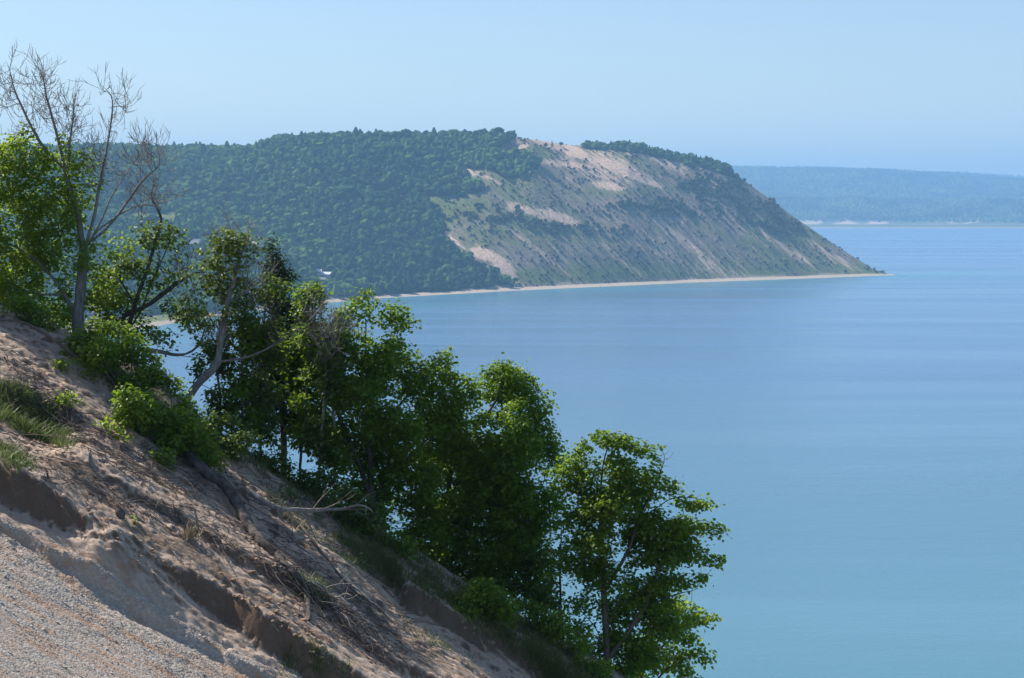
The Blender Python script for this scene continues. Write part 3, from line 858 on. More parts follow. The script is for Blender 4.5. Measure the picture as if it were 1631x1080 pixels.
def tubes(N, Par, R, rcut=None, thick=True, wob=0.0, seed=0):
    n = len(N); ch = [[] for _ in range(n)]
    for i, p in enumerate(Par):
        if p >= 0: ch[p].append(i)
    chains = []; stack = [(int(np.where(Par < 0)[0][0]), -1)]
    while stack:
        s, pa = stack.pop(); c = [pa, s] if pa >= 0 else [s]
        cur = s
        while ch[cur]:
            k = sorted(ch[cur], key=lambda q: -R[q]); 
            for q in k[1:]: stack.append((q, cur))
            cur = k[0]; c.append(cur)
        chains.append(c)
    out = {True: ([], [], 0), False: ([], [], 0)}
    res = {True: [[], [], 0], False: [[], [], 0]}
    rg = np.random.default_rng(seed)
    for c in chains:
        P_ = N[c].copy(); rr = R[c].copy()
        if len(c) > 1 and c[0] != chains[0][0]: rr[0] = rr[1]
        if len(P_) < 2: continue
        if len(P_) > 4:
            P_[1:-1] = P_[1:-1] * 0.5 + (P_[:-2] + P_[2:]) * 0.25
        big = rr[0] > (rcut or 0)
        k = 8 if rr[0] > 0.05 else (5 if rr[0] > 0.015 else 3)
        T = np.gradient(P_, axis=0); T /= np.linalg.norm(T, axis=1)[:, None] + 1e-9
        ref = np.array([0.3, 0.9, 0.2]); A_ = np.cross(T, ref); A_ /= np.linalg.norm(A_, axis=1)[:, None] + 1e-9; B_ = np.cross(T, A_)
        an = np.arange(k) / k * 2 * math.pi
        rr[-1] *= 0.5
        rk = rr[:, None] * (1 + wob * rg.standard_normal((len(P_), k)))
        V_ = P_[:, None, :] + (np.cos(an)[None, :, None] * A_[:, None, :] + np.sin(an)[None, :, None] * B_[:, None, :]) * rk[:, :, None]
        tgt = res[bool(big)]
        o = tgt[2]; m = len(P_)
        i = np.arange(m - 1)[:, None] * k + np.arange(k)[None, :]; j = np.arange(m - 1)[:, None] * k + (np.arange(k)[None, :] + 1) % k
        f = np.stack([i, j, j + k, i + k], -1).reshape(-1, 4) + o
        tgt[0].append(V_.reshape(-1, 3)); tgt[1].append(f); tgt[2] += m * k
    return {kk: (np.concatenate(v[0]), np.concatenate(v[1])) if v[0] else None for kk, v in res.items()}

def leaves(C, n_each, spread, size, seed, droop=0.25, upb=1.0, flat=0.7, narrow=0.8):
    """C: spray centres -> leaf blades (two quads folded on the midrib)"""
    r = np.random.default_rng(seed)
    c = np.repeat(C, n_each, 0); n = len(c)
    tone = np.repeat(r.random(len(C)), n_each)
    off = r.standard_normal((n, 3)) * spread * np.array([1, 1, flat])
    p = c + off
    nrm = r.standard_normal((n, 3)) * 0.55 + np.array([0, 0, upb]) + off / (spread + 1e-6) * 0.22
    nrm /= np.linalg.norm(nrm, axis=1)[:, None]
    d = r.standard_normal((n, 3)) + off / (spread + 1e-6) * 0.6; d[:, 2] -= droop
    d -= (d * nrm).sum(1)[:, None] * nrm; d /= np.linalg.norm(d, axis=1)[:, None] + 1e-9
    s = np.cross(nrm, d)
    L = size * r.uniform(0.65, 1.25, (n, 1)); Wd = L * narrow * 0.5
    base = p; tip = p + d * L - nrm * L * 0.12
    m1 = p + d * L * 0.35 + nrm * L * 0.08
    m2 = p + d * L * 0.40 
    l1 = m1 + s * Wd; r1 = m1 - s * Wd
    l2 = m2 + d * L * 0.28 + s * Wd * 0.75 - nrm * L * 0.03; r2 = m2 + d * L * 0.28 - s * Wd * 0.75 - nrm * L * 0.03
    mid = m2 - nrm * L * 0.02
    V_ = np.stack([base, l1, l2, tip, r2, r1], 1).reshape(-1, 3)
    i = np.arange(n)[:, None] * 6
    f = np.concatenate([i + np.array([[0, 3, 2, 1]]), i + np.array([[0, 5, 4, 3]])], 0)
    rnd = np.repeat(np.clip(0.55 * tone + 0.45 * r.random(n), 0, 1), 6)
    return V_, f, rnd

def CL(lst, Y0, depth=0.8):
    out = []
    for c in lst:
        px, py, rx, ry = c[:4]; Y = Y0 + (c[4] if len(c) > 4 else 0); w = c[5] if len(c) > 5 else 1.0
        k = Y / F
        out.append((at(px, py, Y), np.array([rx * k, max(rx, ry) * k * depth, ry * k]), w))
    return out
def LM(lst, Y0):
    return [[at(p[0], p[1], Y0 + (p[2] if len(p) > 2 else 0)) for p in L] for L in lst]

stats = {}
DENS = 5.5
def tree(name, label, cat, Y, limbs, leafy, bare=(), leafm='maple_leaf', barkm='bark', step=0.12, dens=55, n_each=12, spread=0.10, size=0.115,
         rbase=0.10, seed=1, group=None, r0=0.0045, drop=0.0, up=0.05, jit=0.18, narrow=0.8, worldclumps=None, worldlimbs=None, depth=0.8, kill=None, flat=0.7, inner=0.8, gap=0.35, twigs=0, conv=1.25):
    limbs_w = worldlimbs or LM(limbs, Y)
    if not worldlimbs:
        b0 = limbs_w[0][0]; gz = float(G(b0[0], b0[1])) - 0.25
        if gz < b0[2]: limbs_w[0].insert(0, np.array([b0[0], b0[1], gz]))
    lc = (CL(leafy, Y, depth) if leafy else []); bc = CL(bare, Y, depth) if bare else []
    if worldclumps: lc = lc + worldclumps
    vol = sum(4.19 * c[1][0] * c[1][1] * c[1][2] * c[2] for c in lc + bc)
    na = int(min(9000, max(60, vol * dens * DENS)))
    N, Par = colonize(limbs_w, lc + bc, step, na, kill or step * 1.05, 8.0 * step + 0.6, seed, up=up, jit=jit, gap=gap)
    n0 = len(N)
    if bare and twigs: N, Par = add_twigs(N, Par, bc, twigs, seed)
    R, term = radii(N, Par, r0, rmax=rbase, conv=conv)
    base = N[0].copy()
    e = empty(name, base)
    tb = tubes(N, Par, R, rcut=0.0, wob=0.06, seed=seed)
    if tb[True] is not None: mesh('trunk', tb[True][0] , [tb[True][1]], M[barkm], e).data.transform(__import__('mathutils').Matrix.Translation(-Vector(base)))
    if tb[False] is not None: mesh('branches', tb[False][0], [tb[False][1]], M[barkm], e).data.transform(__import__('mathutils').Matrix.Translation(-Vector(base)))
    if lc:
        hc = np.zeros(n0, bool); pp_ = Par[:n0]; hc[pp_[pp_ >= 0]] = True
        cand = term | np.concatenate([~hc, np.zeros(len(N) - n0, bool)]) | ((R < r0 * 1.9) & (np.random.default_rng(seed).random(len(N)) < inner))
        cand[n0:] = False
        C = N[cand]
        ins = np.zeros(len(C), bool)
        for (c, rad, _) in lc: ins |= (((C - c) / (rad * 1.15)) ** 2).sum(1) < 1
        C = C[ins]
        if drop: C = C[np.random.default_rng(seed + 5).random(len(C)) > drop]
        C = C[np.unique(np.floor(C / (spread * 0.85)).astype(int), axis=0, return_index=True)[1]]
        V_, f, rnd = leaves(C, n_each, spread, size, seed, narrow=narrow, flat=flat)
        o = mesh('crown', V_ - base, [f], M[leafm], e, smooth=False, attrs={'rnd': rnd})
        stats[name + label[:14]] = (round(vol, 1), na, len(N), len(C) * n_each)
    tag(e, label, cat, group)
    return e

# 1 big half-dead tree on the left
tree('half_dead_tree', 'big forked tree with bare dead grey top and leafy lower crown at the left edge', 'tree', 49,
     [[(124, 575), (124, 505), (130, 440), (134, 400), (150, 345), (158, 300), (170, 235), (180, 180), (178, 150)],
      [(124, 505), (100, 462), (70, 425), (30, 395, -.5), (-25, 375, -.8)],
      [(134, 400), (122, 330), (104, 270), (88, 205), (72, 150), (66, 100)],
      [(134, 400), (162, 352), (178, 310, .4), (205, 270, .6), (235, 228, .7)],
      [(140, 390), (165, 370), (195, 335), (222, 292), (255, 262)],
      [(148, 372), (185, 345), (220, 325), (260, 330)],
      [(122, 330), (105, 290), (110, 240), (118, 170)],
      [(104, 270), (64, 228), (38, 180), (22, 140), (12, 104)],
      [(100, 462), (60, 470), (10, 450)],
      [(130, 440), (165, 425), (200, 400), (240, 385)]],
     [(25, 270, 50, 55, 0, 1), (-10, 340, 70, 70, -.4, 1), (78, 258, 42, 42, 0, 1), (105, 330, 42, 55, 0, .9), (45, 350, 60, 50, .4, 1), (40, 410, 70, 55, .3, 1), (85, 445, 45, 40, .5, 1), (5, 465, 60, 45, -.3, 1), (120, 260, 28, 26, 0, .6), (60, 500, 70, 30, .5, .7), (175, 400, 25, 14, 0, .6), (200, 390, 22, 12, .2, .6), (40, 220, 16, 18, 0, 1), (92, 230, 14, 14, 0, 1), (143, 300, 16, 22, 0, .8), (158, 440, 30, 22, .3, .9), (165, 480, 34, 22, .4, .9), (120, 410, 36, 30, -.5, .8), (152, 365, 14, 16, 0, .8)],
     [(14, 140, 14, 40, 0, 1.6), (68, 155, 20, 50, 0, 1.8), (116, 195, 26, 46, 0, 2.0), (180, 185, 34, 55, 0, 1.6), (238, 250, 34, 40, 0, 1.6), (235, 322, 38, 20, 0, 1.4), (160, 260, 34, 45, 0, 1), (205, 290, 35, 35, 0, 1), (60, 190, 40, 30, 0, 1.0)],
     leafm='young_leaf', barkm='dead_bark', dens=70, step=0.12, rbase=0.165, seed=3, drop=.15, n_each=10, up=0.22, jit=0.22, r0=0.0050, size=0.10, gap=0.08, twigs=430, conv=1.75)
print("STATS", stats, flush=True)
# 2 leaning many-stemmed tree right of it
tree('many_stemmed_tree', 'loose many-stemmed tree leaning right between the big forked trunk and the bay', 'tree', 50,
     [[(196, 580), (200, 540), (216, 480), (234, 430), (248, 385), (258, 350)], [(200, 540), (226, 492), (244, 445), (264, 400), (278, 370)],
      [(200, 540), (190, 505), (235, 488), (275, 455), (315, 432), (335, 425)], [(216, 480), (190, 440), (180, 400)]],
     [(252, 372, 38, 28, 0, 1), (205, 430, 38, 28, 0, .9), (272, 400, 26, 28, 0, 1), (180, 445, 30, 22, 0, .9), (255, 435, 30, 28, 0, .6), (190, 480, 40, 22, 0, .7), (225, 480, 22, 25, .3, .6), (170, 520, 40, 24, .2, 1), (225, 520, 40, 28, .2, .8), (160, 470, 30, 26, .4, .8), (280, 500, 30, 22, 0, .8), (300, 500, 32, 20, 0, .8)],
     [(300, 445, 40, 20, 0, .7), (240, 320, 25, 35, 0, .4)], leafm='dull_leaf', barkm='bark', dens=60, rbase=0.11, seed=5, n_each=11, size=0.10, twigs=60, gap=.2)
tree('low_bough_tree', 'low crooked grey bough curving out level from the shrubs over the bay', 'tree', 47.5,
     [[(190, 600), (205, 560), (240, 556), (290, 569), (312, 558), (326, 530), (330, 505)], [(290, 569), (320, 572), (340, 560)]],
     [(322, 520, 20, 18, 0, .8), (262, 540, 26, 14, 0, .5), (335, 550, 18, 14, 0, .6)], barkm='dead_bark', leafm='dull_leaf', dens=70, rbase=0.06, seed=6, n_each=8, gap=0.6)
# 3 bare leaning tree
tree('leaning_bare_tree', 'grey half-bare tree leaning right from the bank with a forked pale trunk', 'tree', 46.6,
     [[(285, 665), (300, 632), (325, 600), (347, 584), (352, 540), (360, 490), (374, 440), (385, 405), (396, 372)], [(347, 584), (385, 572), (430, 555), (482, 520), (520, 482)],
      [(374, 440), (384, 400), (362, 352), (345, 325)], [(360, 490), (395, 465), (420, 440)], [(430, 555), (460, 530), (478, 500)], [(352, 540), (330, 500), (318, 470)]],
     [(335, 425, 50, 30, 0, .35), (325, 485, 40, 34, 0, .8), (372, 395, 50, 26, -.3, .25), (385, 500, 36, 30, 0, .5), (420, 500, 32, 28, .4, .6), (310, 525, 24, 24, 0, .7), (385, 560, 40, 34, .6, .8), (430, 470, 30, 34, .5, .7), (340, 580, 40, 30, .7, .7), (400, 620, 50, 40, .8, .5), (370, 460, 40, 34, .5, .7)],
     [(375, 385, 30, 28, 0, 1.4), (398, 440, 28, 34, 0, 1.2), (350, 400, 20, 34, 0, .6), (500, 500, 22, 14, 0, .8)], leafm='dull_leaf', barkm='dead_bark', dens=80, n_each=12, rbase=0.095, seed=8, drop=0.1, size=0.10, step=.12, twigs=110, gap=.05)
# 5 dark conifer
tree('dark_cedar', 'dark narrow cedar rising behind the maples with its bare reddish lower trunk', 'tree', 49,
     [[(452, 760), (452, 690), (447, 600), (441, 500), (436, 440), (433, 378)]],
     [(433, 396, 9, 17, 0, 1.6), (435, 420, 17, 14, 0, 1.4), (446, 442, 24, 15, 0, 1.3), (432, 470, 28, 16, 0, 1.2), (455, 495, 30, 20, 0, 1.1), (436, 530, 36, 20, 0, .9), (460, 560, 34, 22, 0, .8), (430, 600, 40, 20, 0, .5), (465, 625, 32, 18, 0, .5), (440, 575, 40, 26, .2, .9), (470, 520, 24, 20, .1, 1), (420, 640, 34, 22, .2, .6), (480, 665, 40, 26, .3, .6)],
     [(450, 670, 40, 30, 0, .4)], leafm='cedar_leaf', barkm='twig', dens=260, gap=1.0, step=.09, n_each=22, spread=0.10, size=0.085, rbase=0.085, seed=9, up=-0.05, narrow=.5, inner=.5)
# A maple, left of the pair
tree('leafy_maple', 'full leafy maple with sunlit top standing left of the rounder dark maple', 'tree', 48,
     [[(592, 885), (592, 800), (590, 720), (587, 640), (582, 560), (584, 490), (582, 462)], [(592, 800), (556, 700), (530, 640), (505, 580), (500, 520)], [(590, 720), (640, 640), (680, 600), (705, 560)],
      [(592, 800), (640, 740), (680, 700)], [(587, 640), (620, 580), (630, 520)], [(590, 720), (560, 760), (530, 770)]],
     [(582, 474, 26, 20, 0, 1), (560, 505, 34, 24, -.4, 1), (497, 475, 32, 26, 0, 1), (495, 530, 36, 36, 0, .9), (545, 545, 45, 36, -.8, 1), (628, 512, 32, 28, 0, 1), (600, 560, 50, 40, -.5, 1), (640, 575, 30, 28, .2, 1),
      (520, 600, 40, 34, 0, .7), (585, 630, 55, 42, -.9, 1), (655, 620, 45, 36, 0, 1), (705, 575, 22, 24, 0, 1), (690, 600, 34, 26, .2, 1), (640, 680, 62, 46, -.8, 1), (540, 690, 42, 38, .2, .6), (700, 660, 46, 46, .2, 1),
      (610, 745, 55, 42, .3, .7), (665, 760, 52, 48, -.4, 1), (520, 640, 30, 30, .5, .5), (640, 830, 52, 42, .2, .8), (560, 790, 32, 30, .4, .5), (680, 850, 40, 36, 0, .9), (600, 690, 46, 40, .3, .8), (575, 730, 40, 40, .6, .7), (610, 800, 46, 36, .5, .8), (660, 890, 44, 34, .3, .9), (560, 560, 40, 36, .5, .9), (470, 560, 26, 40, .3, .5), (480, 510, 24, 28, .2, .8), (690, 800, 45, 45, .3, 1), (480, 600, 34, 46, .4, .8), (500, 690, 40, 44, .5, .7), (730, 630, 36, 34, .3, 1), (715, 700, 40, 44, .4, 1), (560, 600, 50, 46, .7, 1), (640, 720, 50, 46, .6, 1)],
     [(515, 570, 24, 34, -1.2, .6)], dens=52, rbase=0.13, seed=11, n_each=16, size=.10)
# B maple
tree('rounded_maple', 'dense rounded dark maple in the middle of the row on the crest', 'tree', 49.2,
     [[(712, 1010), (706, 930), (708, 850), (716, 760), (752, 690), (790, 640), (808, 600)], [(708, 850), (760, 790), (810, 720), (840, 670)], [(706, 930), (780, 880), (840, 830), (862, 780)],
      [(716, 760), (720, 700), (730, 640)], [(706, 930), (760, 930), (820, 930)], [(706, 930), (670, 890)]],
     [(806, 596, 40, 22, 0, 1), (770, 625, 40, 30, 0, 1), (838, 632, 38, 30, 0, 1), (800, 660, 55, 36, -.6, 1), (745, 660, 42, 36, .2, 1), (850, 685, 32, 34, 0, 1), (815, 720, 60, 40, -.8, 1), (755, 730, 50, 40, -.4, 1), (862, 750, 26, 40, 0, 1),
      (700, 750, 45, 45, .3, 1), (790, 790, 70, 46, -.6, 1), (855, 820, 34, 44, 0, 1), (720, 820, 55, 45, 0, 1), (780, 860, 70, 46, -.4, 1), (700, 890, 50, 40, .2, 1), (850, 895, 36, 40, .2, 1), (770, 930, 66, 40, -.2, 1), (840, 965, 40, 36, 0, 1), (720, 945, 36, 30, 0, .8), (820, 1020, 36, 30, 0, .8), (760, 790, 50, 45, .8, 1), (740, 690, 40, 36, .6, 1), (800, 910, 60, 46, .7, 1), (745, 980, 50, 36, .5, 1), (860, 940, 30, 40, .3, 1), (690, 930, 44, 36, .6, 1), (870, 700, 18, 30, 0, .8), (876, 790, 18, 36, 0, .8), (800, 620, 50, 36, .5, 1), (850, 640, 30, 30, .3, 1), (790, 750, 70, 50, .5, 1), (850, 720, 34, 44, .3, 1), (880, 735, 22, 40, .2, 1), (884, 800, 20, 40, .2, 1), (720, 780, 46, 50, .6, 1), (830, 840, 56, 50, .5, 1)],
     dens=50, rbase=0.15, seed=13, n_each=16, size=.10)
# C right tree
tree('spreading_tree', 'open spreading tree at the right end of the row with branches reaching over the lake', 'tree', 46.8,
     [[(969, 1150), (968, 1080), (966, 1020), (962, 950), (958, 880), (954, 800), (962, 730), (975, 695)], [(968, 1050), (1000, 1008), (1030, 960), (1050, 900), (1078, 850), (1115, 825), (1150, 840)], [(958, 900), (925, 885), (897, 870)],
      [(962, 950), (1000, 880), (1020, 820), (1045, 770), (1060, 730)], [(958, 880), (935, 820), (920, 770), (915, 720)], [(1050, 900), (1090, 890), (1135, 905)], [(1020, 820), (1075, 790), (1115, 795)], [(968, 1050), (950, 1000), (915, 960)], [(1030, 960), (1080, 945), (1110, 940)], [(966, 1020), (985, 950), (1000, 900)]],
     [(960, 697, 22, 12, 0, 1), (985, 705, 30, 16, 0, 1), (1020, 718, 28, 16, 0, 1), (925, 720, 22, 22, 0, 1), (935, 765, 38, 30, 0, 1), (985, 750, 38, 26, 0, 1), (1035, 745, 18, 12, 0, .8), (1068, 775, 20, 18, 0, 1.1), (1105, 800, 28, 16, 0, 1), (1125, 805, 20, 10, 0, 1),
      (970, 805, 50, 26, -.3, 1), (915, 820, 30, 30, 0, .9), (1030, 830, 34, 24, 0, .9), (1075, 840, 36, 20, 0, 1), (1130, 845, 28, 12, 0, 1), (950, 862, 48, 24, -.3, 1), (897, 745, 26, 34, .2, 1), (893, 805, 26, 34, .2, .9), (1010, 880, 42, 24, .2, 1), (1080, 882, 44, 18, 0, 1), (1140, 892, 20, 10, 0, 1.2),
      (900, 905, 34, 30, 0, .8), (985, 928, 42, 20, 0, .8), (1060, 925, 42, 16, 0, 1), (1120, 925, 20, 14, 0, 1), (1000, 780, 50, 34, .3, 1), (940, 800, 40, 40, .3, 1), (1050, 870, 56, 34, .3, 1), (1000, 850, 50, 36, .4, 1), (960, 900, 50, 34, .3, 1), (1020, 960, 56, 34, .4, 1), (980, 1000, 40, 40, .4, .9), (1060, 990, 44, 30, .4, 1), (930, 1020, 34, 34, .5, .8), (1010, 1050, 50, 40, .5, .9), (1090, 850, 34, 26, .3, 1), (930, 960, 30, 20, 0, .7), (1040, 965, 30, 14, 0, .7)],
     [(1060, 725, 16, 24, 0, .8), (1090, 800, 24, 14, 0, .5)], dens=110, rbase=0.115, seed=17, n_each=12, flat=.5, step=.11, size=.1, gap=.3)
# D lower bright tree behind it
tree('bright_understorey_tree', 'low bright yellow-green tree behind the spreading tree at the lower right', 'tree', 49.5,
     [[(1000, 1190), (1010, 1120), (1030, 1050), (1060, 1000), (1085, 960)], [(1010, 1120), (1070, 1060), (1120, 1035)], [(1030, 1050), (1080, 1010), (1120, 990)], [(1010, 1120), (990, 1060)]],
     [(1075, 965, 34, 14, 0, 1), (1110, 985, 34, 14, 0, 1), (1060, 1000, 34, 18, 0, 1), (1020, 1030, 36, 20, 0, 1), (1090, 1020, 28, 12, 0, .9), (1120, 1045, 26, 12, 0, 1), (1060, 1050, 40, 20, 0, 1), (1000, 1075, 40, 22, 0, .9), (1095, 1072, 26, 12, 0, .6)],
     leafm='young_leaf', dens=70, rbase=0.07, seed=19, n_each=9, flat=.5)
# E slim tree between maple and spreading tree
tree('slim_young_tree', 'slim young tree with thin straight stem between the rounded maple and the spreading tree', 'tree', 48.5,
     [[(896, 1110), (894, 1020), (892, 940), (893, 870), (895, 820)]],
     [(893, 845, 22, 26, 0, .8), (885, 890, 30, 30, 0, .9), (905, 930, 26, 24, 0, .9), (870, 920, 24, 30, 0, .9), (880, 955, 24, 20, 0, .8), (905, 985, 22, 16, 0, .7)], leafm='dull_leaf', dens=70, rbase=0.04, seed=23, n_each=8, flat=.5)
# unseen tree added just outside the picture at the left to shade the bank
for i, (px, Y, hpx, sd) in enumerate([(-255, 48.3, 620, 301)]):
    tree('bank_shade_tree', ['broad leafy tree just left of the big forked tree', 'tall leafy tree beyond the broad one on the left of the bank'][i], 'tree', Y,
         [[(px, 380), (px + 5, 300), (px, 150), (px + 10, 0), (px, -200)], [(px, 300), (px + 80, 200)], [(px, 250), (px - 90, 140)]],
         [(px, 0, 70, 70, 0, 1), (px + 60, 120, 70, 70, 0, 1), (px - 80, 120, 80, 80, 0, 1), (px, 220, 90, 60, 0, .8), (px + 20, 100, 80, 80, .6, .8), (px + 10, -90, 60, 60, 0, 1), (px + 20, -190, 55, 60, 0, 1)], dens=16, step=.17, rbase=.17, seed=sd, n_each=12, spread=.16, size=.14)
# saplings
sap = [((383, 705), (388, 620), (384, 560), (390, 500), 'leftmost slim sapling, behind the forked pale trunk'),
       ((415, 708), (418, 640), (424, 580), (420, 520), 'slim sapling just left of the dark cedar trunk'),
       ((478, 730), (490, 650), (486, 600), (496, 530), 'slim sapling just right of the dark cedar trunk'),
       ((508, 755), (512, 690), (518, 620), (522, 560), 'slim grey sapling in front of the leafy maple\'s left side'),
       ((532, 770), (536, 700), (528, 640), (545, 570), 'slim grey sapling closest to the leafy maple trunk'),
       ((345, 690), (352, 640), (345, 590), (350, 545), 'slim sapling standing below the fork of the pale leaning trunk')]
for i, s in enumerate(sap):
    tree('slim_sapling', s[4], 'sapling', 46.9 + 0.25 * (i % 3), [[s[0], s[1], s[2], s[3]]],
         [(s[2][0] + 12, s[2][1] - 10, 22, 24, 0, .6), (s[1][0] - 8, s[1][1] - 5, 20, 22, 0, .6), (s[3][0], s[3][1] + 15, 18, 18, 0, .6), (s[0][0] + 8, s[0][1] - 35, 26, 24, 0, .5)],
         [(s[3][0], s[3][1] - 10, 20, 40, 0, 1.0)], leafm='dull_leaf' if i % 2 else 'maple_leaf', barkm='dead_bark' if i > 2 else 'bark', dens=140, rbase=0.035, seed=30 + i, n_each=13, drop=0, step=.1, twigs=40 + 50 * (i > 2), group='slim saplings on the crest')

# shrubs rooted in the bank
def shrub(name, label, px, py, rx, ry, leafm, seed, dens=120, size=0.09, n_each=9, group=None, cat='shrub', clumps=None, gy_=None, narrow=.8):
    g = ground_hit(px, py + ry * 0.7)
    k = g[1] / F
    c0 = g + np.array([0, 0, ry * k * 0.8])
    r_ = np.random.default_rng(seed)
    wc = []
    for i in range(9 if rx > 25 else 4):
        o = r_.uniform(-1, 1, 3) * np.array([rx * .62, rx * .5, ry * .5]) * k; o[2] -= o[0] * 0.5
        rr = r_.uniform(.38, .62)
        wc.append((c0 + o, np.array([rx * rr * k, rx * rr * k * .8, ry * rr * k]), 1.0))
    gg = g + np.array([0, 0, -0.08])
    L = [[gg, g + np.array([0, 0, ry * k * .5])]]
    for i in range(4):
        L.append([gg, g + np.array([r_.uniform(-.5, .5) * rx * k, r_.uniform(-.3, .3) * rx * k, ry * k * .7])])
    return tree(name, label, cat, g[1], None, None, leafm=leafm, worldlimbs=L, worldclumps=wc, dens=dens, step=.09, rbase=0.025, seed=seed, size=size, n_each=n_each, spread=.08, group=group, kill=.1, narrow=narrow)
SH = [('large leafy shrub right below the big forked trunk', 155, 548, 54, 38, 'maple_leaf'),
      ('large leafy shrub right of the sandy hump', 205, 598, 62, 48, 'maple_leaf'),
      ('large dark shrub where the leaning pale trunk leaves the bank', 262, 648, 62, 56, 'maple_leaf'),
      ('bushy shrub in the shadow under the two larger left shrubs', 225, 668, 52, 44, 'maple_leaf'),
      ('finer-leaved shrub directly left of the leaning pale trunk', 285, 672, 36, 24, 'dull_leaf'),
      ('dark shrub hanging over the top end of the thick fallen log', 305, 712, 60, 44, 'maple_leaf'),
      ('shrub at the upper left edge below the leafy lower crown', 40, 500, 50, 22, 'maple_leaf'),
      ('small bright plant upper of the two on the bare sandy hump', 98, 582, 15, 11, 'young_leaf'),
      ('small bright plant lower of the two on the bare sandy hump', 105, 632, 20, 13, 'young_leaf'),
      ('yellow-green plant in the shaded bank below the bushy shrub', 180, 690, 24, 12, 'young_leaf'),
      ('low leafy plant hanging from the shaded bank left of the log', 262, 730, 22, 26, 'maple_leaf'),
      ('tiny green plant alone on the lit sand', 214, 832, 9, 5, 'young_leaf'),
      ('low bush on the crest left of the cedar trunk', 365, 700, 48, 34, 'dull_leaf'),
      ('low bush on the crest under the cedar', 430, 725, 44, 30, 'dull_leaf'),
      ('low bush on the crest below the slim saplings', 500, 768, 44, 32, 'dull_leaf'),
      ('bush on the crest at the foot of the leafy maple', 570, 822, 44, 36, 'dull_leaf'),
      ('small bush on the open sand below the cedar', 465, 790, 20, 13, 'dull_leaf'),
      ('bush on the crest right of the leafy maple trunk', 640, 870, 36, 26, 'maple_leaf'),
      ('creeping bright green vine patch on the crest under the rounded maple', 735, 965, 28, 14, 'young_leaf'),
      ('yellow-green bush on the crest left of the spreading tree trunk', 905, 1020, 40, 34, 'young_leaf'),
      ('dark bush under the right side of the rounded maple', 850, 985, 34, 30, 'maple_leaf'),
      ('low dark bush at the foot of the rounded maple', 780, 960, 50, 36, 'maple_leaf'),
      ('light green bush at the foot of the spreading tree', 945, 1060, 30, 24, 'young_leaf')]
for i, (lb, px, py, rx, ry, lm) in enumerate(SH):
    shrub('leafy_shrub' if rx > 21 else 'small_plant', lb, px, py, rx, ry, lm, 60 + i, cat='shrub' if rx > 21 else 'plant', size=0.09 if rx > 21 else 0.075)
print("STATS", stats, flush=True)

# ------------------------------------------------------------------ fallen wood, roots, stumps
def log(name, label, cat, pts, r0, r1, mat, lift=0.05, wob=.12, seed=0, subs=(), group=None):
    """pts: picture points on the ground with optional lift"""
    W_ = []
    for p in pts:
        g = ground_hit(p[0], p[1]); g[2] += (p[2] if len(p) > 2 else lift); W_.append(g)
    W_ = np.array(W_); n = 6 * len(W_)
    tt = np.linspace(0, len(W_) - 1, n)
    def cr(tt):
        i = np.clip(tt.astype(int), 0, len(W_) - 2); f = (tt - i)[:, None]
        p0 = W_[np.maximum(i - 1, 0)]; p1 = W_[i]; p2 = W_[i + 1]; p3 = W_[np.minimum(i + 2, len(W_) - 1)]
        return .5 * ((2 * p1) + (-p0 + p2) * f + (2 * p0 - 5 * p1 + 4 * p2 - p3) * f ** 2 + (-p0 + 3 * p1 - 3 * p2 + p3) * f ** 3)
    P_ = cr(tt); rg = np.random.default_rng(seed); P_ += rg.standard_normal(P_.shape) * r0 * .10
    R = np.linspace(r0, r1, n)
    Par = np.arange(n) - 1
    N = P_; base = N[0].copy()
    e = empty(name, base)
    R2 = R.copy(); 
    tb = tubes(N, Par, R2, rcut=0.0, wob=wob, seed=seed)
    mesh('stem', tb[True][0] - base, [tb[True][1]], mat, e)
    # side twigs
    for (f, L, dx, dy, dz, rr) in subs:
        p = P_[int(f * (n - 1))]; m = 7
        d = np.array([dx, dy, dz], float); d /= np.linalg.norm(d)
        q = [p]
        for i in range(m):
            d = d + rg.standard_normal(3) * .22; d /= np.linalg.norm(d); q.append(q[-1] + d * L / m)
        q = np.array(q)
        # fork
        Nn = list(q); pr = list(range(-1, m)); 
        d2 = d + rg.standard_normal(3) * .6; d2 /= np.linalg.norm(d2); last = 3
        for i in range(4): Nn.append(Nn[last] + d2 * L / m); pr.append(last); last = len(Nn) - 1
        Nn = np.array(Nn); pr = np.array(pr); RR = np.concatenate([np.linspace(rr, rr * .3, m + 1), np.linspace(rr * .5, rr * .2, 4)])
        tb = tubes(Nn, pr, RR, rcut=0.0)
        mesh('twig', tb[True][0] - base, [tb[True][1]], mat, e)
    tag(e, label, cat, group)
    return e
log('fallen_log', 'thick dark fallen trunk lying down the shaded bank', 'log', [(300, 735, .15), (325, 765, .2), (360, 790, .22), (385, 830, .2), (410, 865, .14), (440, 888, .05)], .14, .10, M['log_bark'], seed=2)
log('exposed_root', 'grey exposed root curving down to the pale root tangle', 'root', [(440, 888, .05), (462, 915, .06), (485, 940, .12), (490, 965, .10), (492, 990, .02)], .075, .055, M['log_bark'], seed=3,
    subs=[(.5, .7, .5, -.2, -.2, .015), (.7, .6, .3, -.3, -.4, .012)])
log('fallen_branch', 'long forked dead branch lying across the slope toward the maples', 'branch', [(400, 805, .25), (440, 830, .3), (490, 840, .38), (540, 848, .5), (600, 860, .55), (650, 868, .5)], .07, .012, M['driftwood'], seed=4,
    subs=[(.3, 1.2, .5, -.2, -.8, .03), (.35, 1.6, .7, -.3, -.75, .028), (.5, 1.0, .9, .1, .25, .02), (.6, 1.0, 1, -.1, -.25, .018), (.2, .8, .4, -.4, -.9, .02), (.7, .7, 1, 0, .3, .014), (.8, .6, 1, .1, -.3, .012), (.45, .9, .5, .2, .7, .012)])
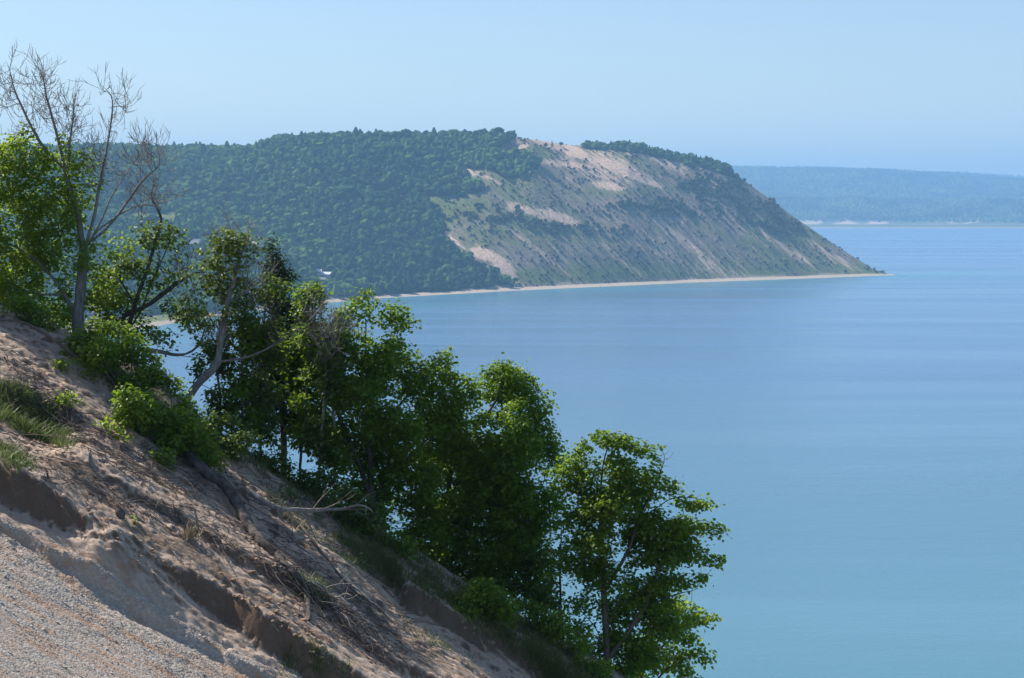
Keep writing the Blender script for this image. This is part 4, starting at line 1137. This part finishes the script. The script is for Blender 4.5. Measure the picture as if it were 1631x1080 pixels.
log('lower_dead_branch', 'dark dead branch running down the sand under the forked one', 'branch', [(478, 850, .2), (520, 900, .15), (560, 945, .1), (600, 975, .08), (630, 1000, .05)], .035, .01, M['twig'], seed=5,
    subs=[(.3, .7, .6, -.2, .1, .012), (.6, .6, .6, 0, -.5, .01), (.8, .5, 1, -.1, .1, .008)])
log('pale_root_tangle', 'pale tangle of bare roots hanging from the end of the exposed root', 'root', [(490, 945, .15), (515, 950, .2), (530, 975, .15), (545, 1000, .1)], .03, .01, M['driftwood'], seed=6,
    subs=[(.1, 1.0, .9, -.2, -.2, .022), (.3, 1.1, .8, -.2, -.5, .02), (.2, .9, .5, -.3, -.8, .02), (.5, .9, .9, -.1, -.6, .018), (.6, .7, .5, -.2, -.9, .015), (.0, .9, .3, -.4, -.8, .018), (.8, .7, .8, -.2, -.7, .014), (.4, .8, 1, -.1, .1, .012), (.05, 1.1, .7, -.5, -.9, .014), (.15, .9, .2, -.4, -.9, .014)])
log('fallen_bough', 'dark weathered bough slanting over the sandy hump at the left', 'branch', [(-10, 520, .12), (40, 532, .25), (90, 568, .35), (130, 592, .25), (165, 605, .12), (200, 640, .1)], .03, .05, M['twig'], seed=7,
    subs=[(.3, .6, .5, 0, .6, .012), (.45, .8, -.3, 0, .7, .012), (.6, .6, .5, 0, .3, .01)])
log('small_root_tangle', 'small pale driftwood twigs by the scarp lip', 'branch', [(262, 868, .06), (275, 885, .08), (290, 900, .05)], .02, .008, M['driftwood'], seed=8,
    subs=[(.1, .5, .3, -.3, -.7, .01), (.4, .4, .6, -.2, .2, .01), (.6, .5, .3, .3, .3, .008), (.8, .4, .7, -.3, -.6, .008)])
for i, (px, py, h_, r_, lb) in enumerate([(151, 748, .35, .055, 'short pale broken stump at the edge of the shaded bank'), (82, 765, .22, .025, 'thin dark stub standing in the sand at left'), (318, 850, .50, .03, 'thin pale broken post beside the dry grass tuft'),
                                    (190, 822, .16, .10, 'dark stump stub half buried in the sand')]):
    g = ground_hit(px, py); n = 6
    N = g + np.array([[0.03 * math.sin(k * 1.7 + i), 0, -.1 + (h_ + .1) * k / (n - 1)] for k in range(n)]); N[:, 0] -= np.linspace(0, .12, n) * (i != 3)
    tb = tubes(N, np.arange(n) - 1, np.linspace(r_ * 1.2, r_ * .7, n), rcut=0, wob=.15, seed=i)
    o = mesh('broken_stump', tb[True][0], [tb[True][1]], M['driftwood'] if i in (0, 2) else M['log_bark'], origin=g)
    tag(o, lb, 'stump')
# litter of dead twigs and exposed rootlets: nobody could count them
rg = np.random.default_rng(77)
Vs, Fs = [], []; off = 0
def region_pts(poly, n, seed):
    r = np.random.default_rng(seed); xs = [p[0] for p in poly]; ys = [p[1] for p in poly]; out = []
    q = np.stack([r.uniform(min(xs), max(xs), n * 4), r.uniform(min(ys), max(ys), n * 4)], 1)
    q = q[inpoly(q[:, 0], q[:, 1], poly)][:n]
    return q
def fast_ground(q, y0=22.0, y1=52.0):
    """vectorised hits of picture points on the dune"""
    ys = np.arange(y0, y1, 0.06)
    R_ = np.array([ray(a, b) for a, b in q]); R_ = R_ / R_[:, 1:2]
    out = np.zeros((len(q), 3))
    for c in range(0, len(q), 800):
        r = R_[c:c + 800]
        X = r[:, 0:1] * ys; Z = EYE + r[:, 2:3] * ys; g = G(X, np.broadcast_to(ys, X.shape))
        k = np.argmax(g > Z, 1); bad = ~(g > Z)[np.arange(len(r)), k]; k[bad] = len(ys) - 1
        ii = np.arange(len(r)); out[c:c + 800] = np.stack([X[ii, k], ys[k], g[ii, k]], 1)
    return out
LIT = [(0, 690), (100, 720), (200, 800), (340, 800), (430, 880), (560, 960), (620, 1000), (560, 1030), (480, 1000), (400, 900), (250, 830), (120, 790), (0, 745)]
LIT2 = [(0, 545), (60, 600), (140, 680), (300, 740), (330, 800), (200, 760), (100, 700), (40, 640), (0, 620)]
LIT3 = [(330, 740), (430, 760), (560, 880), (640, 960), (700, 1060), (600, 1060), (500, 1000), (440, 900)]
for poly, n in ((LIT, 850), (LIT2, 600), (LIT3, 520)):
    q = region_pts(poly, n, n); P0 = fast_ground(q)
    for p in P0:
        d = np.array([rg.normal(.55, .5), rg.normal(0, .5), rg.normal(-.3, .25)]); d /= np.linalg.norm(d); L = rg.uniform(.15, .7) if rg.random() < .85 else rg.uniform(.8, 2.2)
        pts_ = [p + np.array([0, 0, .02 + .04 * rg.random()])]
        for i in range(4):
            d = d + rg.standard_normal(3) * .3; d /= np.linalg.norm(d); pp = pts_[-1] + d * L / 4; gz = float(G(pp[0], pp[1])); pp[2] = max(pp[2], gz + .01); pp[2] = min(pp[2], gz + .25); pts_.append(pp)
        tb = tubes(np.array(pts_), np.arange(5) - 1, np.linspace(rg.uniform(.006, .014), .003, 5), rcut=0)[True]
        Vs.append(tb[0]); Fs.append(tb[1] + off); off += len(tb[0])
o = mesh('twig_litter', np.concatenate(Vs), [np.concatenate(Fs)], M['twig'])
tag(o, 'litter of fine dead twigs and bared rootlets on the shaded sand', 'litter', kind='stuff')

# ------------------------------------------------------------------ grass
def blades(P0, per, h, spread, seed, lean=(0.15, -0.05), w=.007):
    r = np.random.default_rng(seed); c = np.repeat(P0, per, 0); n = len(c)
    hh_ = h * r.uniform(.5, 1.2, n) * np.repeat(r.uniform(.6, 1.2, len(P0)), per)
    off = r.standard_normal((n, 2)) * spread
    b = c.copy(); b[:, :2] += off; b[:, 2] = G(b[:, 0], b[:, 1]) - .02
    d = np.concatenate([off / spread * .28 + r.standard_normal((n, 2)) * .25 + np.array(lean), np.zeros((n, 1))], 1)
    sd = np.stack([np.cos(r.random(n) * 6.28), np.sin(r.random(n) * 6.28), np.zeros(n)], 1) * w
    rows = []
    for k, tt in enumerate((0, .4, .75, 1.0)):
        ctr = b + d * (tt ** 1.8)[..., None] * hh_[:, None] if hasattr(tt, 'shape') else b + d * (tt ** 1.8) * hh_[:, None]
        ctr = ctr + np.array([0, 0, 1.0]) * (hh_ * tt * (1 - .25 * tt))[:, None]
        wk = (1, .9, .6, .1)[k]
        rows += [ctr - sd * wk, ctr + sd * wk]
    V_ = np.stack(rows, 1).reshape(-1, 3); i = np.arange(n)[:, None] * 8
    f = np.concatenate([i + np.array([[0, 1, 3, 2]]), i + np.array([[2, 3, 5, 4]]), i + np.array([[4, 5, 7, 6]])])
    rnd = np.repeat(np.clip(np.repeat(r.random(len(P0)), per) * .6 + r.random(n) * .4, 0, 1), 8)
    return V_, f, rnd
GR = [([(0, 620), (50, 640), (100, 690), (110, 715), (60, 705), (0, 675)], 150, 30, .30), ([(0, 705), (45, 722), (50, 745), (0, 740)], 30, 30, .25),
      ([(330, 680), (420, 690), (560, 780), (620, 850), (560, 850), (480, 790), (400, 740), (330, 720)], 330, 22, .30),
      ([(540, 845), (620, 850), (720, 920), (840, 1000), (960, 1080), (1020, 1130), (900, 1110), (780, 1010), (700, 960), (560, 900)], 620, 24, .30),
      ([(470, 920), (520, 930), (525, 955), (480, 955)], 14, 26, .28), ([(420, 770), (520, 830), (600, 880), (640, 930), (560, 900), (440, 830)], 90, 16, .22), ([(450, 1040), (520, 1050), (600, 1080), (450, 1080)], 20, 18, .2),
      ([(150, 560), (300, 640), (340, 730), (260, 720), (180, 650)], 120, 20, .22), ([(640, 990), (700, 1000), (760, 1060), (700, 1060)], 16, 16, .2)]
Vs, Fs, Rs = [], [], []; off = 0
for i, (poly, n, per, h_) in enumerate(GR):
    P0 = fast_ground(region_pts(poly, n, 100 + i)); V_, f, rnd = blades(P0, per, h_, .09, 200 + i)
    Vs.append(V_); Fs.append(f + off); off += len(V_); Rs.append(rnd)
o = mesh('dune_grass', np.concatenate(Vs), [np.concatenate(Fs)], M['grass_leaf'], smooth=False, attrs={'rnd': np.concatenate(Rs)})
tag(o, 'green dune grass along the crest and on the left bank', 'grass', kind='stuff')
for (px, py, lb, h_, m, s) in [(302, 858, 'dry straw-coloured grass tuft on the lip of the sand', .28, 'dry_leaf', .07), (505, 1060, 'pale yellowish grass tuft at the bottom scarp edge', .22, 'grass_leaf', .08), (22, 730, 'straw-green grass tuft on the dark ledge at far left', .3, 'grass_leaf', .12)]:
    g = ground_hit(px, py); V_, f, rnd = blades(g[None], 110, h_, s, int(px))
    o = mesh('grass_tuft', V_, [f], M[m], smooth=False, attrs={'rnd': rnd}, origin=g); tag(o, lb, 'grass tuft')

# ------------------------------------------------------------------ gravel on the lower slope
t = NT('stone'); 
sc_ = t.ramp(t.attr('rnd', True), [(0.0, (0.16, 0.145, 0.13)), (0.2, (0.30, 0.265, 0.235)), (0.6, (0.41, 0.365, 0.32)), (0.85, (0.50, 0.47, 0.44)), (0.95, (0.66, 0.64, 0.60)), (1.0, (0.42, 0.27, 0.19))])
t.setb(Base_Color=sc_, Roughness=0.85, Specular_IOR_Level=0.25); M['stone'] = t.m
r = np.random.default_rng(9); n = 90000
X = r.uniform(-11.5, 1.5, n); Yg = r.uniform(23.5, 38.5, n)
dens_ = (1 - sst(35.5, 36.7, Yg + 0.7 * fbm(X * 0.35, Yg * 2.2, 90, 4))) * (0.45 + 0.55 * sst(-.25, .15, fbm(X * .7, Yg * 2.6, 95, 4)))
m = r.random(n) < np.maximum(dens_, 0.08)
X = X[m]; Yg = Yg[m]; pts = np.stack([X, Yg, G(X, Yg)], 1)
px_, py_ = project(pts); m = (px_ > -60) & (py_ < 1140) ; pts = pts[m]
rad = 0.0045 + 0.012 * r.random(len(pts)) ** 3 + 0.03 * (r.random(len(pts)) > .985) * r.random(len(pts))
sv = [(ICO1[0] * (1 + .18 * r.standard_normal((12, 1))) * np.array([1.2, .9, 1]), ICO1[1]) for _ in range(6)]
o = scatter('gravel', pts, rad, 0.65, sv, M['stone'], 15, sink=.25)
tag(o, 'grey and tan pebbles scattered over the lower dune face', 'gravel', kind='stuff')
print('stones', len(pts))
# clods of broken sand crust
t = NT('crust'); nn = t.noise(t.coord(which='World'), 18, 4); t.setb(Base_Color=t.mix(nn, (0.42, 0.29, 0.19), (0.25, 0.17, 0.115)), Roughness=1.0, Specular_IOR_Level=0.05, Normal=t.bump(nn, .8, .02)); M['crust'] = t.m
q = np.concatenate([region_pts([(380, 870), (470, 900), (470, 950), (400, 920)], 60, 1), region_pts([(120, 800), (230, 860), (320, 960), (220, 900)], 120, 2), region_pts([(340, 900), (480, 980), (560, 1070), (520, 1070), (440, 1000), (340, 940)], 120, 3), region_pts([(40, 560), (100, 560), (110, 680), (60, 640)], 50, 4), region_pts([(700, 960), (870, 1050), (860, 1078), (740, 1010)], 50, 5)])
P0 = fast_ground(q); rad = .010 + .04 * r.random(len(P0)) ** 2.2
o = scatter('sand_clods', P0, rad, .6, [(ICO2[0] * (1 + .2 * r.standard_normal((42, 1))) * r.uniform(.7, 1.4, 3), ICO2[1]) for _ in range(6)], M['crust'], 16, sink=.3)
tag(o, 'broken clods of tan sand crust below the scarp lips', 'clods', kind='stuff')
